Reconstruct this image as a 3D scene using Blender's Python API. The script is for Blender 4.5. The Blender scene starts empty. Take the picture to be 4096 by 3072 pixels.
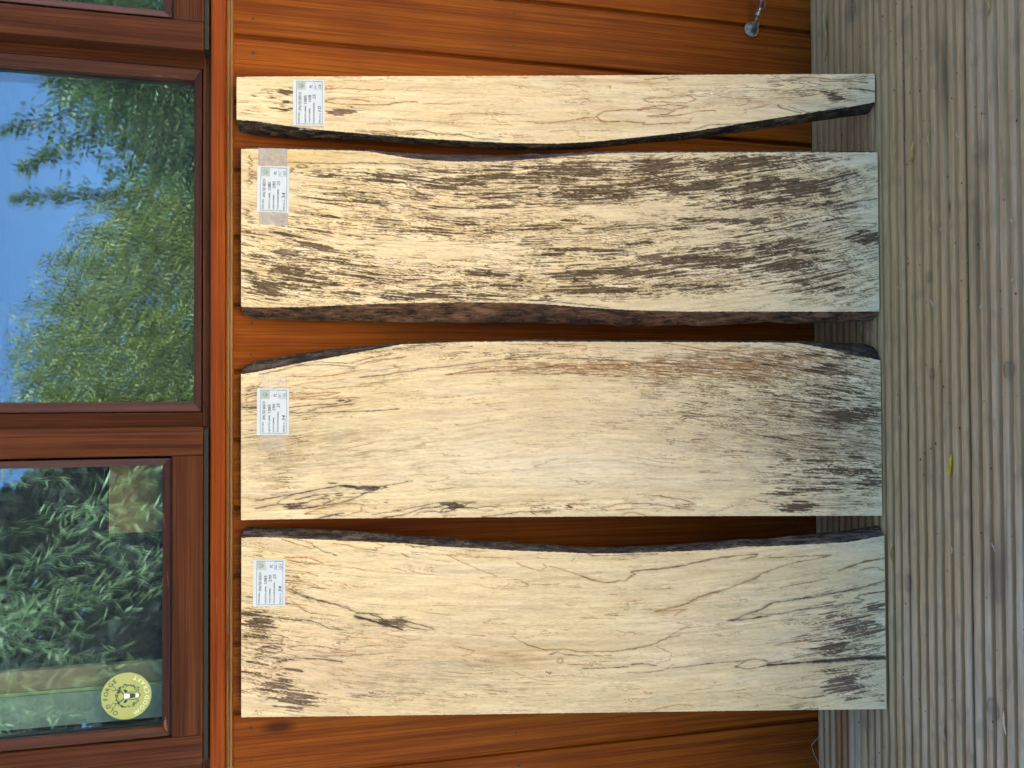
import bpy, bmesh, math, random
import numpy as np
from mathutils import Vector, Matrix
random.seed(7); np.random.seed(7)
scene = bpy.context.scene
col = scene.collection
rad = math.radians

# ------------------------------------------------------------------ camera (phone held on its side, so the picture lies rotated)
cam_d = bpy.data.cameras.new('camera'); cam_d.sensor_fit = 'HORIZONTAL'; cam_d.sensor_width = 36.0
cam_d.lens = 27.035; cam_d.clip_start = 0.02; cam_d.clip_end = 500
cam = bpy.data.objects.new('camera', cam_d); col.objects.link(cam); scene.camera = cam
cam_d.dof.use_dof = True; cam_d.dof.focus_distance = 1.42; cam_d.dof.aperture_fstop = 9.0      # 3 mm phone aperture, so the far trees in the panes soften
pitch, yaw, roll = 0.220068, 0.016170, -0.001219
fw = Vector((math.sin(yaw) * math.cos(pitch), math.cos(yaw) * math.cos(pitch), -math.sin(pitch)))
rt = Vector((math.cos(yaw), -math.sin(yaw), 0)); up = rt.cross(fw)
rt, up = rt * math.cos(roll) + up * math.sin(roll), up * math.cos(roll) - rt * math.sin(roll)
m3 = Matrix((-up, rt, -fw)).transposed()
cam.matrix_world = Matrix.Translation((0.01534, -1.35696, 0.91666)) @ m3.to_4x4()

# ------------------------------------------------------------------ sky, sun, exposure: the wall stands in open shade, sun behind the cabin
SUN_EL, SUN_AZ = rad(65), rad(20)
world = bpy.data.worlds.new('World'); scene.world = world; world.use_nodes = True
wn = world.node_tree; wn.nodes.clear()
sky = wn.nodes.new('ShaderNodeTexSky'); sky.sky_type = 'NISHITA'; sky.sun_disc = False
sky.sun_elevation = SUN_EL; sky.sun_rotation = SUN_AZ; sky.air_density = 1.0; sky.dust_density = 0.0; sky.ozone_density = 8.0; sky.altitude = 3000
bg = wn.nodes.new('ShaderNodeBackground'); bg.inputs[1].default_value = 0.075
wo = wn.nodes.new('ShaderNodeOutputWorld'); wn.links.new(sky.outputs[0], bg.inputs[0]); wn.links.new(bg.outputs[0], wo.inputs[0])
sun_d = bpy.data.lights.new('sun', 'SUN'); sun_d.energy = 5.0; sun_d.angle = rad(0.53); sun_d.color = (1, .95, .87)
sun = bpy.data.objects.new('sun', sun_d); col.objects.link(sun)
sd = Vector((math.sin(SUN_AZ) * math.cos(SUN_EL), math.cos(SUN_AZ) * math.cos(SUN_EL), math.sin(SUN_EL)))
sun.rotation_euler = sd.to_track_quat('Z', 'Y').to_euler(); sun.location = (0, 6, 8)
scene.view_settings.view_transform = 'Standard'; scene.view_settings.look = 'None'
scene.view_settings.gamma = 1.0; scene.view_settings.use_curve_mapping = False
scene.view_settings.exposure = 3.25
scene.view_settings.use_white_balance = True          # the phone balanced for shade
scene.view_settings.white_balance_temperature = 7300; scene.view_settings.white_balance_tint = 10
try:
    scene.cycles.use_denoising = True; scene.cycles.use_adaptive_sampling = True; scene.cycles.adaptive_threshold = .025; scene.cycles.max_bounces = 5; scene.cycles.diffuse_bounces = 3; scene.cycles.glossy_bounces = 2; scene.cycles.transparent_max_bounces = 8; scene.cycles.caustics_reflective = False; scene.cycles.caustics_refractive = False
except Exception: pass

# ------------------------------------------------------------------ helpers
def tag(o, label=None, cat=None, group=None, kind=None):
    if label: o['label'] = label
    if cat: o['category'] = cat
    if group: o['group'] = group
    if kind: o['kind'] = kind
    return o
def empty(name, loc=(0, 0, 0), parent=None, rot=(0, 0, 0)):
    o = bpy.data.objects.new(name, None); col.objects.link(o); o.location = loc; o.rotation_euler = rot
    o.empty_display_size = .02
    if parent: o.parent = parent
    return o
def link(name, me, mat=None, parent=None, loc=None):
    o = bpy.data.objects.new(name, me); col.objects.link(o)
    if mat is not None and len(me.materials) == 0: me.materials.append(mat)
    if parent: o.parent = parent
    if loc is not None: o.location = loc
    return o
def pymesh(name, verts, faces, smooth=False, cols=None):
    me = bpy.data.meshes.new(name); me.from_pydata([tuple(map(float, v)) for v in verts], [], [tuple(int(i) for i in f) for f in faces]); me.update()
    if smooth: me.polygons.foreach_set('use_smooth', [True] * len(me.polygons))
    if cols is not None:
        a = me.color_attributes.new('Col', 'FLOAT_COLOR', 'POINT'); c = np.ones((len(verts), 4), np.float32); c[:, :3] = cols
        a.data.foreach_set('color', c.ravel())
    return me
def fastmesh(name, V, quads, smooth=False, cols=None):
    V = np.asarray(V, np.float32); Q = np.asarray(quads, np.int32); me = bpy.data.meshes.new(name)
    n = Q.shape[1]; me.vertices.add(len(V)); me.vertices.foreach_set('co', V.ravel())
    me.loops.add(Q.size); me.loops.foreach_set('vertex_index', Q.ravel())
    me.polygons.add(len(Q)); me.polygons.foreach_set('loop_start', np.arange(0, Q.size, n, dtype=np.int32))
    me.polygons.foreach_set('loop_total', np.full(len(Q), n, np.int32)); me.update(calc_edges=True)
    if smooth: me.polygons.foreach_set('use_smooth', np.ones(len(Q), bool))
    if cols is not None:
        a = me.color_attributes.new('Col', 'FLOAT_COLOR', 'POINT'); c = np.ones((len(V), 4), np.float32); c[:, :3] = cols
        a.data.foreach_set('color', c.ravel())
    me.validate(); return me
def gridfaces(nr, nc, off=0):
    i = np.arange(nr - 1)[:, None] * nc + np.arange(nc - 1)[None, :] + off
    return np.stack([i, i + 1, i + nc + 1, i + nc], -1).reshape(-1, 4)
def box_me(x0, x1, y0, y1, z0, z1, bev=.0015, seg=2):
    bm = bmesh.new(); bmesh.ops.create_cube(bm, size=1.0)
    for v in bm.verts: v.co = Vector(((x0 + x1) / 2 + v.co.x * (x1 - x0), (y0 + y1) / 2 + v.co.y * (y1 - y0), (z0 + z1) / 2 + v.co.z * (z1 - z0)))
    if bev: bmesh.ops.bevel(bm, geom=bm.edges[:], offset=bev, segments=seg, affect='EDGES', profile=.6)
    me = bpy.data.meshes.new('box'); bm.to_mesh(me); bm.free(); return me
def box(name, x0, x1, y0, y1, z0, z1, mat, parent=None, bev=.0015):
    return link(name, box_me(x0, x1, y0, y1, z0, z1, bev), mat, parent)
def extrude_profile(pts, a0, a1, axis):
    """closed 2-D profile swept along axis ('X': pts are (y,z); 'Z': pts are (x,y))"""
    n = len(pts); V = []
    for a in (a0, a1):
        for p in pts: V.append((a, p[0], p[1]) if axis == 'X' else (p[0], p[1], a))
    F = [(i, (i + 1) % n, n + (i + 1) % n, n + i) for i in range(n)] + [tuple(range(n))[::-1], tuple(range(n, 2 * n))]
    me = pymesh('profile', V, F); bm = bmesh.new(); bm.from_mesh(me); bmesh.ops.recalc_face_normals(bm, faces=bm.faces[:]); bm.to_mesh(me); bm.free(); return me
def tube(name, pts, r, mat, parent=None, n=10, cap=True):
    pts = [Vector(p) for p in pts]; rs = r if isinstance(r, (list, tuple)) else [r] * len(pts); V = []; F = []
    for i, p in enumerate(pts):
        t = (pts[min(i + 1, len(pts) - 1)] - pts[max(i - 1, 0)]).normalized()
        a = t.orthogonal().normalized() if i == 0 else (a - t * a.dot(t)).normalized()
        b = t.cross(a)
        for k in range(n):
            th = 2 * math.pi * k / n; V.append(p + (a * math.cos(th) + b * math.sin(th)) * rs[i])
    for i in range(len(pts) - 1):
        for k in range(n): F.append((i * n + k, i * n + (k + 1) % n, (i + 1) * n + (k + 1) % n, (i + 1) * n + k))
    if cap: F += [tuple(range(n))[::-1], tuple(range((len(pts) - 1) * n, len(pts) * n))]
    return link(name, pymesh(name, V, F, smooth=True), mat, parent)
def disc_me(r, h, n=32, bev=.0006):
    bm = bmesh.new(); bmesh.ops.create_cone(bm, cap_ends=True, segments=n, radius1=r, radius2=r, depth=h)
    if bev: bmesh.ops.bevel(bm, geom=[e for e in bm.edges if abs(e.verts[0].co.z - e.verts[1].co.z) < 1e-7], offset=bev, segments=2, affect='EDGES')
    me = bpy.data.meshes.new('disc'); bm.to_mesh(me); bm.free(); return me

# ------------------------------------------------------------------ material building blocks
class NT:
    def __init__(s, name):
        s.m = bpy.data.materials.new(name); s.m.use_nodes = True; s.t = s.m.node_tree; s.t.nodes.clear()
        s.out = s.n('ShaderNodeOutputMaterial'); s.b = s.n('ShaderNodeBsdfPrincipled'); s.l(s.b.outputs[0], s.out.inputs[0])
    def n(s, k, **kw):
        x = s.t.nodes.new(k)
        for a, v in kw.items(): setattr(x, a, v)
        return x
    def l(s, a, b): s.t.links.new(a, b)
    def coord(s, scale=(1, 1, 1), rnd=True):
        tc = s.n('ShaderNodeTexCoord'); mp = s.n('ShaderNodeMapping'); mp.inputs['Scale'].default_value = scale
        if rnd:
            oi = s.n('ShaderNodeObjectInfo'); mu = s.n('ShaderNodeVectorMath', operation='SCALE'); mu.inputs[0].default_value = (7.3, 3.1, 11.7)
            s.l(oi.outputs['Random'], mu.inputs['Scale']); ad = s.n('ShaderNodeVectorMath', operation='ADD')
            s.l(tc.outputs['Object'], ad.inputs[0]); s.l(mu.outputs[0], ad.inputs[1]); s.l(ad.outputs[0], mp.inputs[0])
        else: s.l(tc.outputs['Object'], mp.inputs[0])
        return mp.outputs[0]
    def noise(s, vec, scale, detail=3, rough=.55, dist=0):
        x = s.n('ShaderNodeTexNoise'); x.inputs['Scale'].default_value = scale; x.inputs['Detail'].default_value = detail
        x.inputs['Roughness'].default_value = rough; x.inputs['Distortion'].default_value = dist; s.l(vec, x.inputs['Vector']); return x.outputs[0]
    def ramp(s, fac, stops):
        r = s.n('ShaderNodeValToRGB'); e = r.color_ramp.elements
        while len(e) < len(stops): e.new(.5)
        for i, (p, c) in enumerate(stops):
            e[i].position = p; e[i].color = (*c, 1) if len(c) == 3 else c
        s.l(fac, r.inputs[0]); return r.outputs[0]
    def mix(s, fac, a, b, mode='MIX'):
        x = s.n('ShaderNodeMix', data_type='RGBA', blend_type=mode)
        for sock, v in ((x.inputs[0], fac), (x.inputs[6], a), (x.inputs[7], b)):
            if isinstance(v, (int, float)): sock.default_value = v
            elif isinstance(v, tuple): sock.default_value = (*v, 1)
            else: s.l(v, sock)
        return x.outputs[2]
    def math(s, op, a, b=None):
        x = s.n('ShaderNodeMath', operation=op)
        for i, v in enumerate((a, b)):
            if v is None: continue
            if isinstance(v, (int, float)): x.inputs[i].default_value = v
            else: s.l(v, x.inputs[i])
        return x.outputs[0]
    def bump(s, h, strength, dist=.001):
        x = s.n('ShaderNodeBump'); x.inputs['Strength'].default_value = strength; x.inputs['Distance'].default_value = dist
        s.l(h, x.inputs['Height']); s.l(x.outputs[0], s.b.inputs['Normal']); return x
    def fin(s, colr=None, rough=.6, spec=.5, metal=0):
        if colr is not None:
            if isinstance(colr, tuple): s.b.inputs['Base Color'].default_value = (*colr, 1)
            else: s.l(colr, s.b.inputs['Base Color'])
        if isinstance(rough, (int, float)): s.b.inputs['Roughness'].default_value = rough
        else: s.l(rough, s.b.inputs['Roughness'])
        s.b.inputs['Specular IOR Level'].default_value = spec; s.b.inputs['Metallic'].default_value = metal
        return s.m
BW = ((0, 0, 0), (1, 1, 1))
def plain(name, c, rough=.6, spec=.4, metal=0, var=.12, scale=60):
    t = NT(name); v = t.coord(); n = t.noise(v, scale, 4)
    a = tuple(x * (1 - var) for x in c); b = tuple(min(1, x * (1 + var)) for x in c)
    return t.fin(t.ramp(n, [(.3, a), (.7, b)]), rough, spec, metal)
def stained(name, dark, mid, light, axis, rough=.42, spec=.45, wear=None, bump=.25, tint=.22):
    """stained / painted softwood; axis = grain direction"""
    t = NT(name)
    st = {'X': (.035, 1, 1), 'Y': (1, .035, 1), 'Z': (1, 1, .035)}[axis]; v = t.coord(st); v2 = t.coord((1, 1, 1))
    st3 = {'X': (.012, 1, 1), 'Y': (1, .012, 1), 'Z': (1, 1, .012)}[axis]; v3 = t.coord(st3)
    big = t.noise(v, 26, 4, .6, 1.2); fine = t.noise(v3, 420, 3, .65); blot = t.noise(v2, 7, 3)
    rings = t.n('ShaderNodeTexWave', wave_type='BANDS', bands_direction={'X': 'Z', 'Y': 'X', 'Z': 'X'}[axis]); rings.inputs['Scale'].default_value = 9
    rings.inputs['Distortion'].default_value = 14; rings.inputs['Detail'].default_value = 3; rings.inputs['Detail Scale'].default_value = 1.3; t.l(v, rings.inputs['Vector'])
    mid_ = t.noise(t.coord({'X': (.016, 1, 1), 'Y': (1, .016, 1), 'Z': (1, 1, .016)}[axis]), 150, 4, .65, .5)
    f = t.math('ADD', t.math('ADD', t.math('MULTIPLY', big, .22), t.math('MULTIPLY', mid_, .32)), t.math('ADD', t.math('MULTIPLY', fine, .42), t.math('MULTIPLY', rings.outputs['Fac'], .05)))
    c = t.ramp(f, [(.40, dark), (.50, mid), (.61, light)])
    lng = t.noise(t.coord({'X': (.10, 1, 1), 'Y': (1, .10, 1), 'Z': (1, 1, .10)}[axis]), 30, 3, .5, .6); c = t.mix(t.ramp(lng, [(.56, (0, 0, 0)), (.76, (.22, .22, .22))]), c, tuple(x * .62 for x in dark))
    c = t.mix(t.ramp(blot, [(.45, (0, 0, 0)), (.70, (.35, .35, .35))]), c, dark)
    vo = t.n('ShaderNodeTexVoronoi'); vo.inputs['Scale'].default_value = 5.5; t.l(t.coord({'X': (.4, 1, 1), 'Y': (1, .4, 1), 'Z': (1, 1, .4)}[axis]), vo.inputs['Vector']); c = t.mix(t.ramp(vo.outputs['Distance'], [(.028, (.85, .85, .85)), (.075, (0, 0, 0))]), c, tuple(x * .35 for x in dark))
    oi = t.n('ShaderNodeObjectInfo'); hv = t.n('ShaderNodeHueSaturation'); t.l(c, hv.inputs['Color'])
    mr = t.n('ShaderNodeMapRange'); mr.inputs['To Min'].default_value = 1 - tint; mr.inputs['To Max'].default_value = 1 + tint; t.l(oi.outputs['Random'], mr.inputs[0]); t.l(mr.outputs[0], hv.inputs['Value'])
    c = hv.outputs[0]
    if wear:
        w = t.noise(t.coord({'X': (.12, 1, 1), 'Y': (1, .12, 1), 'Z': (1, 1, .12)}[axis]), wear[1], 6, .7)
        c = t.mix(t.ramp(w, [(wear[2], (0, 0, 0)), (wear[2] + .05, (1, 1, 1))]), c, wear[0])
    t.bump(t.math('ADD', fine, t.math('MULTIPLY', big, .6)), bump, .0012)
    return t.fin(c, t.ramp(fine, [(.3, (rough - .08,) * 3), (.7, (rough + .1,) * 3)]), spec)
M = {}
M['clad'] = stained('stained_cladding', (.115, .0225, .0020), (.190, .047, .0036), (.275, .082, .0068), 'Z', .5, .12, bump=.5, tint=.14)
M['sill'] = stained('sill_stain', (.12, .021, .0025), (.205, .040, .0042), (.29, .070, .009), 'X', .48, .15, wear=((.16, .09, .04), 60, .66))
M['sillpale'] = stained('moulding_stain', (.13, .060, .022), (.24, .125, .052), (.32, .19, .09), 'X', .5, .35, wear=((.12, .028, .010), 45, .60))
M['framex'] = stained('window_brown_x', (.040, .0115, .0042), (.070, .0220, .0078), (.105, .037, .0145), 'X', .45, .12, wear=((.24, .105, .045), 120, .735), bump=.35, tint=.1)
M['framez'] = stained('window_brown_z', (.038, .011, .0042), (.066, .0210, .0075), (.100, .035, .0140), 'Z', .45, .12, wear=((.24, .11, .05), 120, .75), bump=.35, tint=.1)
M['beadx'] = stained('bead_brown_x', (.040, .013, .006), (.068, .023, .010), (.095, .038, .018), 'X', .4, .25, wear=((.26, .115, .045), 60, .60), tint=.1)
M['beadz'] = stained('bead_brown_z', (.040, .013, .006), (.068, .023, .010), (.095, .038, .018), 'Z', .4, .25, wear=((.24, .11, .05), 60, .66), tint=.1)
M['soffit'] = plain('soffit_wood', (.11, .085, .06), .7, .2, 0, .2, 12)
M['gasket'] = plain('rubber_gasket', (.016, .017, .019), .6, .3)
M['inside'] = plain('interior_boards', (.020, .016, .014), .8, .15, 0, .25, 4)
M['roof'] = plain('roof_felt', (.10, .10, .10), .9, .2)
M['steel'] = plain('steel', (.55, .55, .54), .28, .5, 1.0, .08)
M['steeldull'] = plain('steel_dull', (.42, .42, .41), .42, .5, 1.0, .1)
M['nail'] = plain('nail_rust', (.055, .042, .034), .65, .4, .3, .4, 300)
M['nailpale'] = plain('nail_hole_filler', (.20, .14, .09), .7, .3, 0, .5, 500)
M['paper'] = plain('paper', (.58, .66, .70), .75, .2, 0, .03, 30)
M['ink'] = plain('printed_ink', (.10, .19, .22), .7, .2)
M['pen'] = plain('pen_ink', (.035, .07, .10), .6, .3)
M['logo'] = plain('logo_green', (.42, .52, .46), .75, .2)
M['card'] = plain('cardboard', (.40, .27, .13), .85, .2)
M['green_strip'] = plain('green_strip', (.55, .75, .45), .6, .3)
M['liner'] = plain('liner', (.55, .45, .33), .6, .3)
M['reflectblue'] = plain('painted_reflection_blue', (.50, .70, .72), .6, .3)
M['sticker'] = plain('sticker_green', (.34, .41, .16), .5, .2, 0, .03)
M['stickink'] = plain('sticker_dark', (.018, .075, .055), .5, .3)
M['stickpale'] = plain('sticker_pale', (.62, .78, .50), .5, .3)
M['stickwhite'] = plain('sticker_white', (.80, .82, .80), .5, .3)
def glass_mat():
    t = NT('window_glass'); t.t.nodes.remove(t.b)
    tr = t.n('ShaderNodeBsdfTransparent'); tr.inputs[0].default_value = (.86, .93, .88, 1)
    gl = t.n('ShaderNodeBsdfGlossy'); gl.inputs['Roughness'].default_value = 0.0; gl.inputs[0].default_value = (.60, .88, 1.0, 1)  # reflections tinted blue to deepen the colour of the mirrored sky
    lw = t.n('ShaderNodeLayerWeight'); lw.inputs[0].default_value = .5; fac = t.math('ADD', t.math('MULTIPLY', t.math('POWER', lw.outputs['Facing'], 5.0), .78), .19)   # double glazing, same from either side
    mx = t.n('ShaderNodeMixShader'); t.l(fac, mx.inputs[0]); t.l(tr.outputs[0], mx.inputs[1]); t.l(gl.outputs[0], mx.inputs[2])
    df = t.n('ShaderNodeBsdfDiffuse'); df.inputs[0].default_value = (.42, .60, .70, 1); film = t.n('ShaderNodeMixShader')   # thin dust film, tinted blue to paint haze over the panes
    t.l(t.ramp(t.noise(t.coord((1, 1, .4)), 9, 5, .6), [(.35, (.016, .016, .016)), (.7, (.040, .040, .040))]), film.inputs[0])
    t.l(mx.outputs[0], film.inputs[1]); t.l(df.outputs[0], film.inputs[2]); t.l(film.outputs[0], t.out.inputs[0])
    return t.m
M['glass'] = glass_mat()
def tape_mat(name, c, op, rough):
    t = NT(name); v = t.coord(); n = t.noise(v, 90, 4, .6)
    t.fin(t.ramp(n, [(.3, tuple(x * .9 for x in c)), (.7, c)]), rough, .5)
    tr = t.n('ShaderNodeBsdfTransparent'); mx = t.n('ShaderNodeMixShader')
    t.l(t.ramp(n, [(.35, (op - .12,) * 3), (.65, (op + .12,) * 3)]), mx.inputs[0]); t.l(tr.outputs[0], mx.inputs[1]); t.l(t.b.outputs[0], mx.inputs[2]); t.l(mx.outputs[0], t.out.inputs[0])
    t.bump(n, .3, .0006); return t.m
M['tape'] = tape_mat('cloudy_tape', (.50, .49, .50), .50, .35)
M['cleartape'] = tape_mat('clear_tape', (.80, .78, .72), .20, .2)
def bark_mat(name, dark, mid, light, lo=.42, hi=.62):
    t = NT(name); v = t.coord((1, 1, .28)); v2 = t.coord((1, 1, .10))
    a = t.noise(v, 90, 6, .68, .6); b = t.noise(v2, 420, 5, .7); p = t.noise(v, 22, 4, .55, .8)
    c = t.ramp(t.math('ADD', t.math('MULTIPLY', a, .6), t.math('MULTIPLY', b, .4)), [(.42, dark), (.50, mid), (.585, light)])
    c = t.mix(t.ramp(p, [(lo, (0, 0, 0)), (hi, (1, 1, 1))]), c, t.mix(.5, c, dark))
    t.bump(t.math('ADD', a, b), 1.0, .006); return t.fin(c, .85, .25)
M['barkG4'] = bark_mat('bark_near_black', (.010, .008, .005), (.044, .029, .015), (.18, .125, .068))
M['barkG3l'] = bark_mat('bark_brown', (.020, .014, .009), (.12, .062, .032), (.26, .145, .078), .50, .58)
M['barkG3r'] = bark_mat('bark_grey_lilac', (.05, .036, .034), (.11, .085, .082), (.24, .20, .20))
M['barkG2'] = bark_mat('bark_slate', (.020, .017, .015), (.064, .050, .042), (.20, .155, .125))
M['barkG1'] = bark_mat('bark_blue_grey', (.024, .020, .018), (.090, .072, .060), (.27, .215, .175))
def wood_mat():
    t = NT('spalted_beech'); a = t.n('ShaderNodeAttribute', attribute_name='Col')
    v = t.coord((1, 1, .10)); f = t.noise(v, 900, 3, .7); g = t.noise(v, 170, 4, .65); h = t.noise(t.coord((1, 1, .5)), 700, 2, .6)
    c = t.mix(1.0, a.outputs['Color'], t.ramp(t.math('ADD', t.math('MULTIPLY', f, .5), t.math('MULTIPLY', g, .5)), [(.40, (.84, .82, .78)), (.5, (1, 1, 1)), (.60, (1.08, 1.08, 1.08))]), 'MULTIPLY')
    t.bump(t.math('ADD', t.math('MULTIPLY', f, .6), t.math('ADD', g, t.math('MULTIPLY', h, .5))), .35, .0008)
    return t.fin(c, .85, .10)
M['wood'] = wood_mat()
def deck_mat():
    t = NT('weathered_decking'); a = t.n('ShaderNodeAttribute', attribute_name='Col')
    v = t.coord((.05, 1, 1)); f = t.noise(v, 620, 4, .7); g = t.noise(v, 120, 5, .7, .4); w = t.noise(t.coord((.4, 1, 1)), 26, 5, .65)
    c = t.mix(1.0, a.outputs['Color'], t.ramp(t.math('ADD', t.math('MULTIPLY', f, .45), t.math('MULTIPLY', g, .55)), [(.38, (.80, .78, .75)), (.5, (.98, .98, .98)), (.62, (1.14, 1.14, 1.14))]), 'MULTIPLY')
    c = t.mix(t.ramp(w, [(.58, (0, 0, 0)), (.76, (.35, .35, .35))]), c, (.20, .125, .065))
    t.bump(t.math('ADD', f, g), .6, .0012); return t.fin(c, .9, .08)
M['deck'] = deck_mat()
def leaf_mat(name, c1, c2, rough=.5, trans=.35):
    t = NT(name); v = t.coord((1, 1, 1), False); n = t.noise(v, 2.1, 3); n2 = t.noise(v, 23, 2)
    cc = t.ramp(t.math('ADD', t.math('MULTIPLY', n, .6), t.math('MULTIPLY', n2, .4)), [(.36, c1), (.64, c2)])
    t.fin(cc, rough, .4); tl = t.n('ShaderNodeBsdfTranslucent'); t.l(cc, tl.inputs[0]); mx = t.n('ShaderNodeMixShader'); mx.inputs[0].default_value = trans
    t.l(t.b.outputs[0], mx.inputs[1]); t.l(tl.outputs[0], mx.inputs[2]); t.l(mx.outputs[0], t.out.inputs[0]); return t.m
M['willow'] = leaf_mat('willow_leaves', (.070, .095, .013), (.185, .205, .034))
M['frond'] = leaf_mat('frond_leaves', (.10, .16, .075), (.22, .29, .14))
M['hazel'] = leaf_mat('hazel_leaves', (.030, .068, .020), (.075, .125, .036))
M['shadeleaf'] = leaf_mat('shade_dark_leaves', (.006, .011, .008), (.013, .020, .014), .9, .05)  # near-black leaf colour stands in for the shade behind the fronds
M['barktree'] = plain('tree_bark', (.09, .07, .05), .9, .2, 0, .4, 20)
def grass_mat():
    t = NT('lawn_grass'); n = t.noise(t.coord((1, 1, 1), False), 3, 6, .7); return t.fin(t.ramp(n, [(.3, (.035, .06, .016)), (.7, (.075, .11, .03))]), .9, .2)
M['grass'] = grass_mat()

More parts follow.
